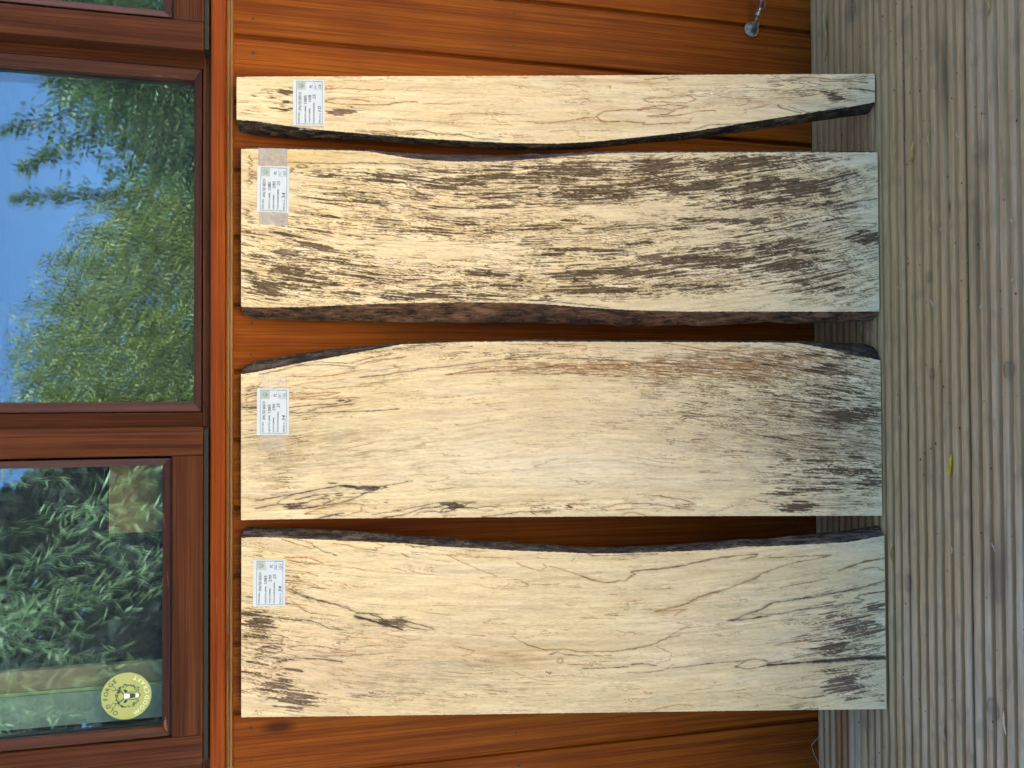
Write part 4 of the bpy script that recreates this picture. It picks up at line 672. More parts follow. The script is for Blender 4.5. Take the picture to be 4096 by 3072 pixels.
MO = [(.0, 1.0905), (-.0060, 1.0905), (-.0082, 1.0916), (-.0086, 1.0935), (-.0080, 1.0948), (-.0066, 1.0952), (-.0096, 1.0958), (-.0108, 1.0972), (-.0104, 1.0990), (-.0085, 1.0998), (-.0085, 1.1006), (.0, 1.1006)]
link('sill_moulding', extrude_profile(MO, -1.55, 1.45, 'X'), M['sillpale'], cabin)
ZT = 1.95
def bead(name, pts, mat, parent):   # pts: 4 outer->inner wedge corners per end
    V = pts; F = [(0, 1, 2, 3), (7, 6, 5, 4), (0, 4, 5, 1), (1, 5, 6, 2), (2, 6, 7, 3), (3, 7, 4, 0)]
    me = pymesh(name, V, F); bm = bmesh.new(); bm.from_mesh(me); bmesh.ops.recalc_face_normals(bm, faces=bm.faces[:]); bmesh.ops.bevel(bm, geom=bm.edges[:], offset=.0008, segments=2, affect='EDGES'); bm.to_mesh(me); bm.free()
    return link(name, me, mat, parent)
def glazing(win, xl, xr, zb, yf, yg, wl, wr, wb):
    """four mitred beads round a pane; xl..xr, zb..ZT-.05 is the rebate, w* bead widths, yf front, yg glass"""
    zt = ZT - .05; ix0, ix1, iz0, iz1 = xl + wl, xr - wr, zb + wb, zt - .014
    ys = yf + (yg - yf) * .35
    def ring(a, b): return [(a[0], yf, a[1]), (b[0], ys, b[1]), (b[0], yg - .001, b[1]), (a[0], yg - .001, a[1])]
    TLo, TRo, BLo, BRo = (xl, zt), (xr, zt), (xl, zb), (xr, zb); TLi, TRi, BLi, BRi = (ix0, iz1), (ix1, iz1), (ix0, iz0), (ix1, iz0)
    e = .0002
    bead('glazing_bead', ring((xl + e, zb), (ix0 - e, iz0)) + ring((xr - e, zb), (ix1 + e, iz0)), M['beadx'], win)
    bead('glazing_bead', ring((xl + e, zt), (ix0 - e, iz1)) + ring((xr - e, zt), (ix1 + e, iz1)), M['beadx'], win)
    bead('glazing_bead', ring((xl, zb + e), (ix0, iz0 + e)) + ring((xl, zt - e), (ix0, iz1 - e)), M['beadz'], win)
    bead('glazing_bead', ring((xr, zb + e), (ix1, iz0 + e)) + ring((xr, zt - e), (ix1, iz1 - e)), M['beadz'], win)
    for k, (dy, tilt) in enumerate(((0, 0), (.020, .0022))):
        zc = (zb + zt) / 2; xc = (xl + xr) / 2; hx, hz = (xr - xl) / 2 - .0015, (zt - zb) / 2 - .0015
        o = link('pane', pymesh('pane', [(-hx, 0, -hz), (hx, 0, -hz), (hx, 0, hz), (-hx, 0, hz)], [(0, 1, 2, 3)]), M['glass'], win, (xc, yg + dy, zc)); o.rotation_euler = (tilt, 0, tilt * 1.3)
    sp = .006
    for (a0, a1, b0, b1) in ((ix0 - .006, ix0 + .0005, zb, zt), (ix1 - .0005, ix1 + .006, zb, zt)):
        box('spacer', a0, a1, yg + .002, yg + .018, b0, b1, M['gasket'], win, 0)
    box('spacer', ix0 + .001, ix1 - .001, yg + .0021, yg + .0179, zb, iz0 + .0005, M['gasket'], win, 0)
# outer frame
box('frame_rail', -.665, 1.20, .0050, .070, 1.1247, 1.1400, M['framex'], cabin, .002)
box('frame_post', -.665, -.580, .0050, .070, 1.1402, ZT, M['framez'], cabin, .002)
box('frame_post', 1.130, 1.20, .0050, .070, 1.1402, ZT, M['framez'], cabin, .002)
box('frame_post', -.0620, -.0090, .0050, .070, 1.1402, ZT, M['framez'], cabin, .0012)
box('frame_post', .5660, .6150, .0050, .070, 1.1402, ZT, M['framez'], cabin, .0012)
# fixed window in the middle
w2 = empty('window', (0, 0, 0), cabin); w2['label'] = 'large fixed middle window reflecting trees and blue sky'
glazing(w2, -.0075, .5645, 1.1418, .0030, .0250, .0160, .0170, .0130)
# opening casements, proud of the frame
def casement(x0, x1, sl, sr, label):
    w = empty('window', (0, 0, 0), cabin); w['label'] = label; yf, yb = -.030, .0046
    box('stile', x0, x0 + sl, yf, yb, 1.1335, ZT - .02, M['framez'], w, .002)
    box('stile', x1 - sr, x1, yf, yb, 1.1335, ZT - .02, M['framez'], w, .002)
    box('bottom_rail', x0 + sl + .0004, x1 - sr - .0004, yf + .0006, yb, 1.1335, 1.1795, M['framex'], w, .002)
    box('top_rail', x0 + sl + .0004, x1 - sr - .0004, yf + .0006, yb, ZT - .055, ZT - .02, M['framex'], w, .002)
    box('weather_seal', x0 + .003, x1 - .003, yf + .004, yb, 1.1262, 1.1330, M['gasket'], w, .0008)
    glazing(w, x0 + sl + .0035, x1 - sr - .0035, 1.1830, yf + .0015, -.0100, .0130, .0120, .0130)
    box('rebate', x0 + sl + .0004, x1 - sr - .0004, -.0222, -.0120, 1.1797, 1.1829, M['gasket'], w, 0)
    return w
casement(-.574, -.032, .0455, .0460, 'left casement window with a round green sticker low on its glass')
casement(.583, 1.125, .0460, .0455, 'right casement window of which only a corner of glass shows')
# cabin above and around the windows (out of the picture, keeps the sun off the wall)
box('header', -1.55, 1.45, .006, .070, ZT + .002, 2.36, M['framex'], cabin, .002)
for k in range(-8, 18):
    xc = G0 + (k + .5) * GP
    if xc < -.73 or xc > 1.26: link('plank', clad_me(1.125, 2.36), M['clad'], cabin, (G0 + k * GP, 0, 0))
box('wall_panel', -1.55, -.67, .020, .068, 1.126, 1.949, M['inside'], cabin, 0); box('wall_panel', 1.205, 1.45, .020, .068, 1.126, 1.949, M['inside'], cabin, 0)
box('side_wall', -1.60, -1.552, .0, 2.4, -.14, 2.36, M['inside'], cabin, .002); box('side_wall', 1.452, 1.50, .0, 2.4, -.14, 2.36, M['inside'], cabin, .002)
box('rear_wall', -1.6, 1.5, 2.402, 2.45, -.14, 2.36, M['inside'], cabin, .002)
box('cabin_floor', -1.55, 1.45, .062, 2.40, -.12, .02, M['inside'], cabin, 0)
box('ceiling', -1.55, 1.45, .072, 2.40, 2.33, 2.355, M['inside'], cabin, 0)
box('roof', -1.75, 1.65, -.50, 2.7, 2.384, 2.44, M['roof'], cabin, .004)
for k in range(22): box('soffit_board', -1.74 + k * .154, -1.74 + k * .154 + .151, -.49, -.002, 2.362, 2.382, M['soffit'], cabin, .002)
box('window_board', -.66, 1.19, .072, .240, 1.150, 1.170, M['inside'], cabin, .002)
box('jamb_liner', -.4680, -.4350, .066, .080, 1.172, ZT, M['liner'], cabin, .001)
box('draught_strip', -.4745, -.4690, .064, .078, 1.172, ZT, M['green_strip'], cabin, .0005)
box('reflection_panel', -.5300, -.4760, .066, .080, 1.172, ZT, M['reflectblue'], cabin, .001)  # inner panel coloured pale blue in place of a reflection and flare

# ---- cardboard box on the window board inside the left casement
def text_me(s, size, w=None, shear=0, bold=0.0):
    cu = bpy.data.curves.new('txt', 'FONT'); cu.body = s; cu.size = size; cu.shear = shear; cu.resolution_u = 3; cu.offset = bold
    o = bpy.data.objects.new('txt', cu); col.objects.link(o); bpy.context.view_layer.update()
    me = bpy.data.meshes.new_from_object(o.evaluated_get(bpy.context.evaluated_depsgraph_get())); bpy.data.objects.remove(o); bpy.data.curves.remove(cu)
    V = np.empty(len(me.vertices) * 3); me.vertices.foreach_get('co', V); V = V.reshape(-1, 3); F = [tuple(p.vertices) for p in me.polygons]; bpy.data.meshes.remove(me)
    if len(V) == 0: return V, F
    V[:, 0] -= V[:, 0].min()
    if w: V[:, 0] *= w / max(V[:, 0].max(), 1e-6)
    return V, F
def merge(parts):
    Vs, Fs, o = [], [], 0
    for V, F in parts:
        Vs.append(np.asarray(V)); Fs += [tuple(i + o for i in f) for f in F]; o += len(V)
    return np.concatenate(Vs), Fs
cb = tag(empty('cardboard_box', (-.158, .078, 1.1705)), 'brown cardboard box with handwriting behind the left window pane', 'box')
box('carton', -.058, .058, 0, .12, 0, .132, M['card'], cb, .002)
ps = []
for s, x, w in (('BLADE', -.050, .026), ('mm.', .028, .014)):
    V, F = text_me(s, .0085, w); ps.append((np.stack([V[:, 0] + x, np.full(len(V), -.0006), V[:, 1] + .118], 1), F))
V, F = merge(ps); link('handwriting', pymesh('handwriting', V, F), M['pen'], cb)

# ================================================================== THE FOUR BOARDS
def interp(e, s):
    p = sorted((b, a) for a, b in e); return np.interp(s, [q[0] for q in p], [q[1] for q in p])
BARKMAT = {('G4', 'l'): 'barkG4', ('G3', 'l'): 'barkG3l', ('G3', 'r'): 'barkG3r', ('G2', 'r'): 'barkG2', ('G1', 'r'): 'barkG1'}
BLABEL = {'G4': 'narrowest spalted beech board, dark bark down its left edge, price label 10',
          'G3': 'wide spalted beech board most heavily streaked with black, brown bark on its left edge',
          'G2': 'wide pale spalted beech board with bark only at the corners of its right edge',
          'G1': 'leftmost wide spalted beech board with a knot and a black crack at its foot'}
TH = .025; FRAMES = {}
def make_board(n):
    b = BOARDS[n]; L = 1.0918 if n == 'G4' else 1.085
    al = math.asin(b['b'] / 1085.0); NR = 494
    s = np.linspace(0, L * 1000, NR); E = b['edges']; xl = interp(E['l'], s); xr = interp(E['r'], s)
    jit = lambda sd, a: a * gnoise(s / 7, s * 0, sd) + a * .8 * gnoise(s / 2.6, s * 0, sd + 1)
    has = {k: (k + 'b') in E for k in 'lr'}
    xl = xl + jit(71, .45 if not has['l'] else .8); xr = xr + jit(73, .45 if not has['r'] else .8)
    nc = max(40, int((xr - xl).max() / 1.12)); f = np.linspace(0, 1, nc)
    X = xl[:, None] + (xr - xl)[:, None] * f; Sg = np.repeat(s[:, None], nc, 1)
    c = spalt(n, X, Sg, b['lines'], b['zones'])
    xc = float((xl.mean() + xr.mean()) / 2)
    root = empty('spalted_board', (xc / 1000, -b['b'] / 1000, .0006)); root.rotation_euler = (-al, 0, 0); FRAMES[n] = (root, xc)
    tag(root, BLABEL[n], 'board', 'spalted beech boards leaning on the cabin wall')
    loc = lambda Xa, ya, sa: np.stack([(Xa - xc) / 1000, ya, sa / 1000], -1)
    ych = -TH + .0007 * ((f < .5 / nc) | (f > 1 - .5 / nc))       # the saw leaves a tiny rounded arris
    V = [loc(X, np.repeat(ych[None], NR, 0), Sg).reshape(-1, 3)]; C = [c.reshape(-1, 3)]; F = [gridfaces(NR, nc)]; off = NR * nc
    def strip(A, B, ca, cb_):     # ruled strip between two vertex rows
        nonlocal off
        k = len(A); V.append(A); V.append(B); C.append(ca); C.append(cb_); i = np.arange(k - 1)
        F.append(np.stack([off + i, off + i + 1, off + k + i + 1, off + k + i], -1)); off += 2 * k
    edge_col = lambda k, sd: np.array((.52, .42, .25)) * (1 + .25 * fbm(s / 9, s * 0 + 3, sd))[:, None] if k == 's' else None
    back = {}
    for k, xe, sg in (('l', xl, -1), ('r', xr, 1)):
        xb = interp(E[k + 'b'], s) if has[k] else xe
        xb = np.where((xb - xe) * sg < 0, xe, xb)
        if has[k]:
            bark = ((xb - xe) * sg > .9) if n in ('G2', 'G3') and k == 'r' else np.ones(NR, bool)
            if n == 'G2': xb = xb + np.where(bark, sg * 2.0, 0)
        else: bark = np.zeros(NR, bool)
        back[k] = xb
        ec = np.array((.50, .41, .24)) * (1 + .3 * fbm(s / 12, s * 0 + 2.5, 40))[:, None]
        A = loc(xe, np.full(NR, -TH + .0007), s); Bv = loc(xe if not has[k] else np.where(bark, xe, xb), np.zeros(NR), s)
        rows = np.where(~bark)[0]
        if len(rows):
            for seg in np.split(rows, np.where(np.diff(rows) > 1)[0] + 1):
                if len(seg) > 1: strip(A[seg], Bv[seg], ec[seg], ec[seg] * .9)
        rows = np.where(bark)[0]
        for seg in (np.split(rows, np.where(np.diff(rows) > 1)[0] + 1) if len(rows) else []):
            if len(seg) < 4: continue
            q = np.linspace(0, 1, 10); ss = s[seg]; W = (xb - xe)[seg]
            Q, SS = np.meshgrid(q, ss); XX = xe[seg][:, None] + W[:, None] * (1 - (1 - Q) ** 1.6)
            bul = np.sin(Q * math.pi) ; end = np.clip(np.minimum(ss - ss[0], ss[-1] - ss) / 12, 0, 1)[:, None]
            nz = (2.2 * fbm(SS / 30, Q * 2.0, 401 + ord(n[1])) + 2.0 * fbm(SS / 9, Q * 4, 431 + ord(n[1])) + 1.0 * gnoise(SS / 4.5, Q * 7, 441))
            XX = XX + sg * bul * (.9 + 1.5 * nz) * (.25 + .75 * end)
            YY = -TH * 1000 + .7 + Q * (TH * 1000 - .7) + bul * 1.2 * gnoise(SS / 11, Q * 4, 450)
            Vb = np.stack([(XX - xc) / 1000, YY / 1000, SS / 1000], -1).reshape(-1, 3); Fb = gridfaces(len(seg), 10)
            if sg < 0: Fb = Fb[:, ::-1]
            link('bark', fastmesh('bark', Vb, Fb, True), M[BARKMAT[(n, k)]], root)
    # end grain (four rows across) and sawn back
    for r0, sv in ((0, 0.0), (NR - 1, L * 1000)):
        A = loc(X[r0], np.full(nc, -TH + .0007), np.full(nc, sv)); tt = np.linspace(0, 1, nc); Bx = back['l'][r0] + (back['r'][r0] - back['l'][r0]) * tt
        Bv = loc(Bx, np.zeros(nc), np.full(nc, sv)); strip(A, Bv, c[r0] * .35, np.array((.30, .23, .14)) * np.ones((nc, 1)))  # front edge of the ends darkened to paint the contact shadow
    strip(loc(back['l'], np.zeros(NR), s), loc(back['r'], np.zeros(NR), s), np.full((NR, 3), .35), np.full((NR, 3), .35))
    Vn = np.concatenate(V); Fn = np.concatenate(F)
    link('timber', fastmesh('timber', Vn, Fn, False, np.concatenate(C)), M['wood'], root)
for n in ('G1', 'G2', 'G3', 'G4'): make_board(n)

# ================================================================== PRICE LABELS
def card(n, xr_, stop, ref, width, price, label, tapes, tilt=0):
    """xr_, stop: right edge and top edge of the card on the board face, mm"""
    root, xc = FRAMES[n]; al = -root.rotation_euler.x; Wd, Hd = 77., 52.
    base = Vector(((xr_ - Wd) / 1000, root.location.y, root.location.z)) + Vector((0, math.sin(al), math.cos(al))) * ((stop - Hd) / 1000) + Vector((0, -math.cos(al), math.sin(al))) * (TH + .0008)
    r = empty('price_label', base); r.rotation_euler = (-al, rad(tilt), 0); tag(r, label, 'label', 'price labels taped to the boards')
    # paper, very slightly bowed
    nx, nz = 12, 8; q = [(u / (nx - 1) * Wd, w / (nz - 1) * Hd) for w in range(nz) for u in range(nx)]
    V = [(u / 1000, -.0012 * ((w / Hd - .5) ** 2 + .5 * (u / Wd - .5) ** 2), w / 1000) for u, w in q]
    link('paper', fastmesh('paper', V, gridfaces(nz, nx), True), M['paper'], r)
    yy = lambda u, w, e: -.0012 * ((w / Hd - .5) ** 2 + .5 * (u / Wd - .5) ** 2) - e
    def flat(parts, e):
        V, F = merge(parts); V = np.array([(a / 1000, yy(a, b_, e), b_ / 1000) for a, b_ in V[:, :2]]); return pymesh('print', V, F)
    def rect(u0, v0, u1, v1): return (np.array([(u0, Hd - v1), (u1, Hd - v1), (u1, Hd - v0), (u0, Hd - v0)], float), [(0, 1, 2, 3)])
    def frame(u0, v0, u1, v1, t): return [rect(u0, v0, u1, v0 + t), rect(u0, v1 - t, u1, v1), rect(u0, v0 + t, u0 + t, v1 - t), rect(u1 - t, v0 + t, u1, v1 - t)]
    def word(s, u, vb, size, w, shear=0, bold=.0): V, F = text_me(s, size, w, shear, bold); V = V.copy(); V[:, 0] += u; V[:, 1] += Hd - vb; return (V, F)
    link('border', flat(frame(2.7, 5.6, 74.3, 48.5, .55) + frame(60, 34.6, 73.6, 47.9, .3), .00025), M['ink'], r)
    pr = [('SPECIES:', 11, 17.5), ('LENGTH (MM)', 21.5, 28), ('WIDTH(MM)', 28.4, 24.5), ('THICKNESS(MM)', 35.4, 34), ('PRICE £', 45.3, 16)]
    for s, v, w in pr: link('printed_line', flat([word(s, 4.8, v, 3.4, w, 0, .06)], .0003), M['ink'], r)
    link('printed_line', flat([word('REF:', 61.5, 38.2, 2.8, 6.5, 0, .05)], .0003), M['ink'], r)
    hw = [('SPALTED BEECH', 25, 13.6, 6.4, 31, .25), ('1085', 36.6, 22.6, 7.0, 14, .1), (width, 40, 29.8, 6.6, 11.5, .12), ('25', 45, 37, 6.8, 7.5, .15), (price, 23.5, 46.3, 8.2, 9.5, .15), ('PL', 63, 32, 7.4, 5.6, .15), (ref, 62, 46.4, 6.6, 7, .12)]
    for s, u, v, z, w, sh in hw: link('handwriting', flat([word(s, u, v, z, w, sh, .03)], .0003), M['pen'], r)
    lg = link('logo', flat([rect(59.6, 6.4, 73.5, 20.6)], .0003), M['logo'], r)
    ring = []
    for rr, t in ((3.6, .5), (2.4, .3)):
        k = 28; V = [(66.5 + q_ * math.cos(a), 38.2 + q_ * math.sin(a)) for q_ in (rr - t, rr) for a in np.linspace(0, 2 * math.pi, k, endpoint=False)]
        ring.append((np.array(V), [(i, (i + 1) % k, k + (i + 1) % k, k + i) for i in range(k)]))
    V = [(66.5 + 1.0 * math.cos(a), 37.2 + 1.4 * math.sin(a)) for a in np.linspace(0, 6.283, 12, endpoint=False)]; ring.append((np.array(V), [tuple(range(12))]))
    for a in np.linspace(.5, 2.64, 8):   # ticks for the tiny arc of lettering
        p = np.array((66.5 + 5.2 * math.cos(a), 38.2 + 5.2 * math.sin(a))); d = np.array((math.cos(a), math.sin(a))); e = np.array((-d[1], d[0]))
        ring.append((np.array([p - d * .6 - e * .25, p + d * .6 - e * .25, p + d * .6 + e * .25, p - d * .6 + e * .25]), [(0, 1, 2, 3)]))
    link('emblem', flat(ring, .0004), M['ink'], lg)
    for (u0, u1, v0, v1, mat, over) in tapes:
        nx = 14; V = []; F = []
        rs_ = random.Random(u0 + v0)
        for j, v in enumerate(np.linspace(v0, v1, 8)):
            for i_, u in enumerate(np.linspace(u0, u1, nx)):
                du = rs_.uniform(-.5, .5) if i_ in (0, nx - 1) else 0; V.append(((u + du) / 1000, -.0005 if over else .0004, (Hd - v) / 1000))
        link('tape', fastmesh('tape', V, gridfaces(8, nx)[:, ::-1]), M[mat], r)
card('G1', -250.8, 1066.0, 'G1', '290', '34', 'price label with REF G1 and price 34 on the leftmost board', [], .3)
card('G2', 29.8, 1059.5, 'G2', '290', '34', 'price label with REF G2 and price 34, clear tape on both sides', [(78, 102, 3, 48, 'cleartape', 0), (-26, -1, 3, 48, 'cleartape', 0)], .4)
card('G3', 397.8, 1059.5, 'G3', '290', '34', 'price label with REF G3 and price 34, held by cloudy grey tape', [(77.5, 107, 1, 48, 'tape', 0), (-20.5, -.5, 4, 51, 'tape', 0)], .8)
card('G4', 543.5, 999.8, 'G4', '108', '10', 'price label with REF G4 and price 10 on the narrowest board', [(-7, -.5, 10, 50, 'cleartape', 0)], 0)

# ================================================================== ROUND STICKER ON THE LEFT PANE
st = tag(empty('round_sticker', (-.4625, -.0106, 1.2515)), 'round green shop sticker with a deer head and wreath on the left pane', 'sticker')
R = .0372
def poly2(name, parts, y, mat, parent):
    V, F = merge(parts); V = np.array([(a[0], y, a[1]) for a in V]); return link(name, pymesh(name, V, F), mat, parent)
k = 72; o = link('disc', pymesh('disc', [(R * math.cos(a), 0, R * math.sin(a)) for a in np.linspace(0, 2 * math.pi, k, endpoint=False)], [tuple(range(k))]), M['sticker'], st)
def arc_text(s, r0, size, a0, a1, top, mat):
    parts = []; wd = [1.25 if ch in 'MW' else (.95 if ch in 'OGDC' else (.45 if ch == ' ' else .78)) for ch in s]; cum = np.cumsum([0] + wd); tot = cum[-1]
    for i, ch in enumerate(s):
        if ch == ' ': continue
        a = a0 + (a1 - a0) * (cum[i] + wd[i] / 2) / tot; V, F = text_me(ch, size, None, 0, size * .012); V = V.copy(); V[:, 0] -= V[:, 0].max() / 2
        ca, sa = math.cos(rad(a)), math.sin(rad(a))
        er = np.array((sa, ca)); et = np.array((ca, -sa))          # a measured clockwise from the top
        P = np.array([(r0 * er + v[0] * et + v[1] * er) if top else (r0 * er - v[0] * et - v[1] * er) for v in V]); parts.append((P, F))
    return poly2('lettering', parts, -.0003, mat, st)
arc_text('OLD FORGE', .725 * R, .0095, -66, 62, True, M['stickink'])
arc_text('WOODCRAFT', .915 * R, .0092, 251, 108, False, M['stickpale'])
wr = []; rg = random.Random(3)
def stroke(pts, w):
    P = np.array(pts, float); T = np.gradient(P, axis=0); Nn = np.stack([-T[:, 1], T[:, 0]], 1); Nn /= np.linalg.norm(Nn, axis=1)[:, None] + 1e-9
    wv = np.linspace(w, w * .5, len(P))[:, None]; V = np.concatenate([P + Nn * wv, P - Nn * wv]); k = len(P); return (V, [(i, i + 1, k + i + 1, k + i) for i in range(k - 1)])
for i in range(110):
    a = rad(rg.uniform(0, 360)); 
    if abs((math.degrees(a) + 0) % 360 - 270) < 22: continue
    r0 = R * rg.uniform(.39, .53); b_ = a + rg.uniform(-1.2, 1.2) + (math.pi / 2); l, w = rg.uniform(.0012, .0026), rg.uniform(.0004, .0008)
    p = np.array((math.cos(a), math.sin(a) - .12)) * np.array((r0, r0)); d = np.array((math.cos(b_), math.sin(b_))); e = np.array((-d[1], d[0]))
    wr.append((np.array([p - d * l, p - e * w, p + d * l, p + e * w]), [(0, 1, 2, 3)]))
wr.append(stroke([(R * .46 * math.cos(a), R * (.46 * math.sin(a) - .055)) for a in np.linspace(rad(-50), rad(230), 60)], .0003))
poly2('wreath', wr, -.00025, M['stickink'], st)
hd = []; U = R
for sgn in (-1, 1):
    hd.append(stroke([(sgn * .06 * U, .10 * U), (sgn * .22 * U, .20 * U), (sgn * .30 * U, .36 * U), (sgn * .26 * U, .52 * U), (sgn * .34 * U, .60 * U)], .0007))
    hd.append(stroke([(sgn * .28 * U, .40 * U), (sgn * .42 * U, .46 * U), (sgn * .46 * U, .58 * U)], .0005)); hd.append(stroke([(sgn * .20 * U, .19 * U), (sgn * .13 * U, .30 * U), (sgn * .02 * U, .33 * U)], .0004))
    hd.append((np.array([(sgn * .12 * U, .02 * U), (sgn * .26 * U, .12 * U), (sgn * .30 * U, .04 * U), (sgn * .20 * U, -.06 * U)]), [(0, 1, 2, 3)]))
    hd.append(stroke([(sgn * .11 * U, -.02 * U), (sgn * .17 * U, -.20 * U), (sgn * .15 * U, -.40 * U), (sgn * .06 * U, -.56 * U)], .0006))
hd.append((np.array([(-.09 * U, -.14 * U), (.09 * U, -.14 * U), (.10 * U, -.26 * U), (.05 * U, -.36 * U), (-.05 * U, -.36 * U), (-.10 * U, -.26 * U)]), [tuple(range(6))]))
hd.append((np.array([(-.035 * U, -.54 * U), (0, -.60 * U), (.035 * U, -.54 * U), (0, -.50 * U)]), [(0, 1, 2, 3)]))
poly2('deer_head', hd, -.0004, M['stickink'], st)
poly2('deer_face', [(np.array([(-.09 * U, .10 * U), (-.11 * U, -.02 * U), (-.06 * U, -.13 * U), (.06 * U, -.13 * U), (.11 * U, -.02 * U), (.09 * U, .10 * U), (0, .07 * U)]), [tuple(range(7))]), (np.array([(-.06 * U, -.37 * U), (-.10 * U, -.44 * U), (-.03 * U, -.49 * U), (.03 * U, -.49 * U), (.10 * U, -.44 * U), (.06 * U, -.37 * U)]), [tuple(range(6))])], -.0003, M['stickwhite'], st)

# ================================================================== STEEL STAY FITTING, LOWER RIGHT
ft = tag(empty('wire_stay_fitting', (.731, 0, .129)), 'stainless steel swivel fitting screwed low on the right of the wall with a rod', 'fitting')
p = link('base_plate', disc_me(.0150, .0022, 40), M['steel'], ft, (0, -.0013, 0)); p.rotation_euler = (rad(90), 0, 0)
for dz in (.0102, -.0102):
    s_ = link('screw', disc_me(.0033, .0014, 16), M['steeldull'], p, (0, dz, .0015)); 
    link('slot', box_me(-.0024, .0024, -.0004, .0004, 0, .0009, 0), M['gasket'], p, (0, dz, .0016))
for dz in (.0050, -.0050):
    pts = [(-.0100, -.0022), (-.0090, -.0080), (-.0020, -.0150), (.0045, -.0185), (.0085, -.0165), (.0092, -.0120), (.0060, -.0022)]
    V = [(x, y, dz + h) for h in (-.0013, .0013) for x, y in pts]; k = len(pts)
    F = [tuple(range(k))[::-1], tuple(range(k, 2 * k))] + [(i, (i + 1) % k, k + (i + 1) % k, k + i) for i in range(k)]
    link('lug', pymesh('lug', V, F), M['steel'], ft)
pin = link('pin', disc_me(.0022, .0150, 14), M['steeldull'], ft, (.0045, -.0135, 0))
dv = Vector((.82, -.50, -.06)).normalized()
A = Vector((.0045, -.0135, 0))
def along(t, off=(0, 0, 0)): return A + dv * t + Vector(off)
tube('toggle', [along(-.004), along(.012), along(.0135), along(.0136), along(.0205), along(.0206), along(.030)], [.0028, .0030, .0030, .0052, .0052, .0040, .0044], M['steeldull'], ft, 14)
sd_ = dv.cross(Vector((0, 0, 1))).normalized(); nz_ = sd_.cross(dv)
for h in (-.0046, .0046):
    V, F = [], []; k = 20
    for e in (-.0013, .0013):
        for q in range(k):
            a = 2 * math.pi * q / k; rr = .0078; xx = rr * math.cos(a) * 1.25; zz = rr * math.sin(a)
            if math.cos(a) > 0: zz *= 1 - .45 * max(0, math.cos(a) - .3)
            V.append(along(.034 + xx) + sd_ * zz + nz_ * (h + e))
    F = [tuple(range(k))[::-1], tuple(range(k, 2 * k))] + [(i, (i + 1) % k, k + (i + 1) % k, k + i) for i in range(k)]
    link('fork_cheek', pymesh('fork_cheek', V, F), M['steel'], ft)
tube('rod', [along(.0420), along(.046), along(.054), along(.066), along(.40)], [.0062, .0058, .0044, .0040, .0040], M['steel'], ft, 18)

# ================================================================== LEAVES AND SHAVINGS ON THE DECK
def leaf(name, a, b, w, c, label, curl=.004, bend=0.0, tipc=None, stalk=None, group='fallen leaves on the deck', cat='leaf', z=.0012):
    a, b = Vector((*a, 0)), Vector((*b, 0)); d = b - a; L = d.length; d.normalize(); sdv = Vector((-d.y, d.x, 0)); N = 14; V, F, C = [], [], []
    for i in range(N):
        t = i / (N - 1); wv = w * (math.sin(math.pi * min(1, t * .93 + .05)) ** .8) * (1 if t < .96 else .4); h = z + curl * math.sin(math.pi * t) + .0006
        p = a + d * (t * L) + sdv * (bend * math.sin(math.pi * t))
        for sgn, lift in ((-1, .28), (0, 0), (1, .28)):
            V.append(p + sdv * (sgn * wv / 2) + Vector((0, 0, h + lift * wv * .6)) - a)
            cc = np.array(c) * (1 + .12 * math.sin(9 * t + sgn)); 
            if tipc is not None: cc = cc + (np.array(tipc) - cc) * np.clip((t - .62) / .25, 0, 1)
            C.append(np.clip(cc * (1.1 if sgn == 0 else 1), 0, 1))
    for i in range(N - 1):
        for j in range(2): F.append((i * 3 + j, i * 3 + j + 1, i * 3 + j + 4, i * 3 + j + 3))
    r = empty(name, a); tag(r, label, cat, group)
    link('blade', pymesh('blade', V, F, True, C), M['leafcol'], r)
    if stalk:
        q = [(Vector((*s_, z + .0012)) - a) for s_ in stalk]; tube('stalk', q, [.0009] * (len(q) - 1) + [.0005], M['stalk'], r, 6)
    return r
t_ = NT('fallen_leaf'); a_ = t_.n('ShaderNodeAttribute', attribute_name='Col'); n_ = t_.noise(t_.coord(), 240, 4)
M['leafcol'] = t_.fin(t_.mix(1.0, a_.outputs['Color'], t_.ramp(n_, [(.3, (.75, .72, .65)), (.7, (1.08, 1.08, 1.08))]), 'MULTIPLY'), .55, .4)
M['stalk'] = plain('leaf_stalk', (.36, .22, .03), .6)
leaf('fallen_leaf', (.7545, -.0487), (.7047, -.0564), .0085, (.55, .47, .18), 'pale yellow leaf with a long stalk lying beside the wall, furthest right', .002, .001, None, [(.7047, -.0564), (.680, -.0565), (.668, -.0535), (.659, -.0495)])
leaf('fallen_leaf', (.60, -.4345), (.5691, -.4347), .0048, (.56, .42, .10), 'yellow leaf cut by the right edge of the view, on the outer deck board', .003, .0005, None, [(.5691, -.4347), (.563, -.432), (.560, -.427)])
leaf('fallen_leaf', (.4303, -.2816), (.392, -.2793), .0062, (.58, .40, .06), 'yellow leaf with a brown curled tip in front of the second board from the right', .003, .001, (.30, .13, .03), [(.402, -.280), (.398, -.274), (.400, -.268)])
leaf('fallen_leaf', (.4317, -.3139), (.4002, -.3187), .0030, (.58, .40, .12), 'thin curled yellow leaf beside the leaf with a brown tip', .005, .0025)
leaf('fallen_leaf', (.3074, -.3160), (.2715, -.3164), .0036, (.58, .42, .17), 'pale curled leaf in front of the black streaked board', .005, -.002)
leaf('fallen_leaf', (.462, -.4332), (.429, -.4344), .0026, (.42, .31, .16), 'thin tan leaf on the outer deck board at the right', .003, .001)
leaf('fallen_leaf', (-.0773, -.3516), (-.1123, -.3460), .0066, (.66, .46, .012), 'bright yellow leaf alone on the middle of the deck', .002, .0022)
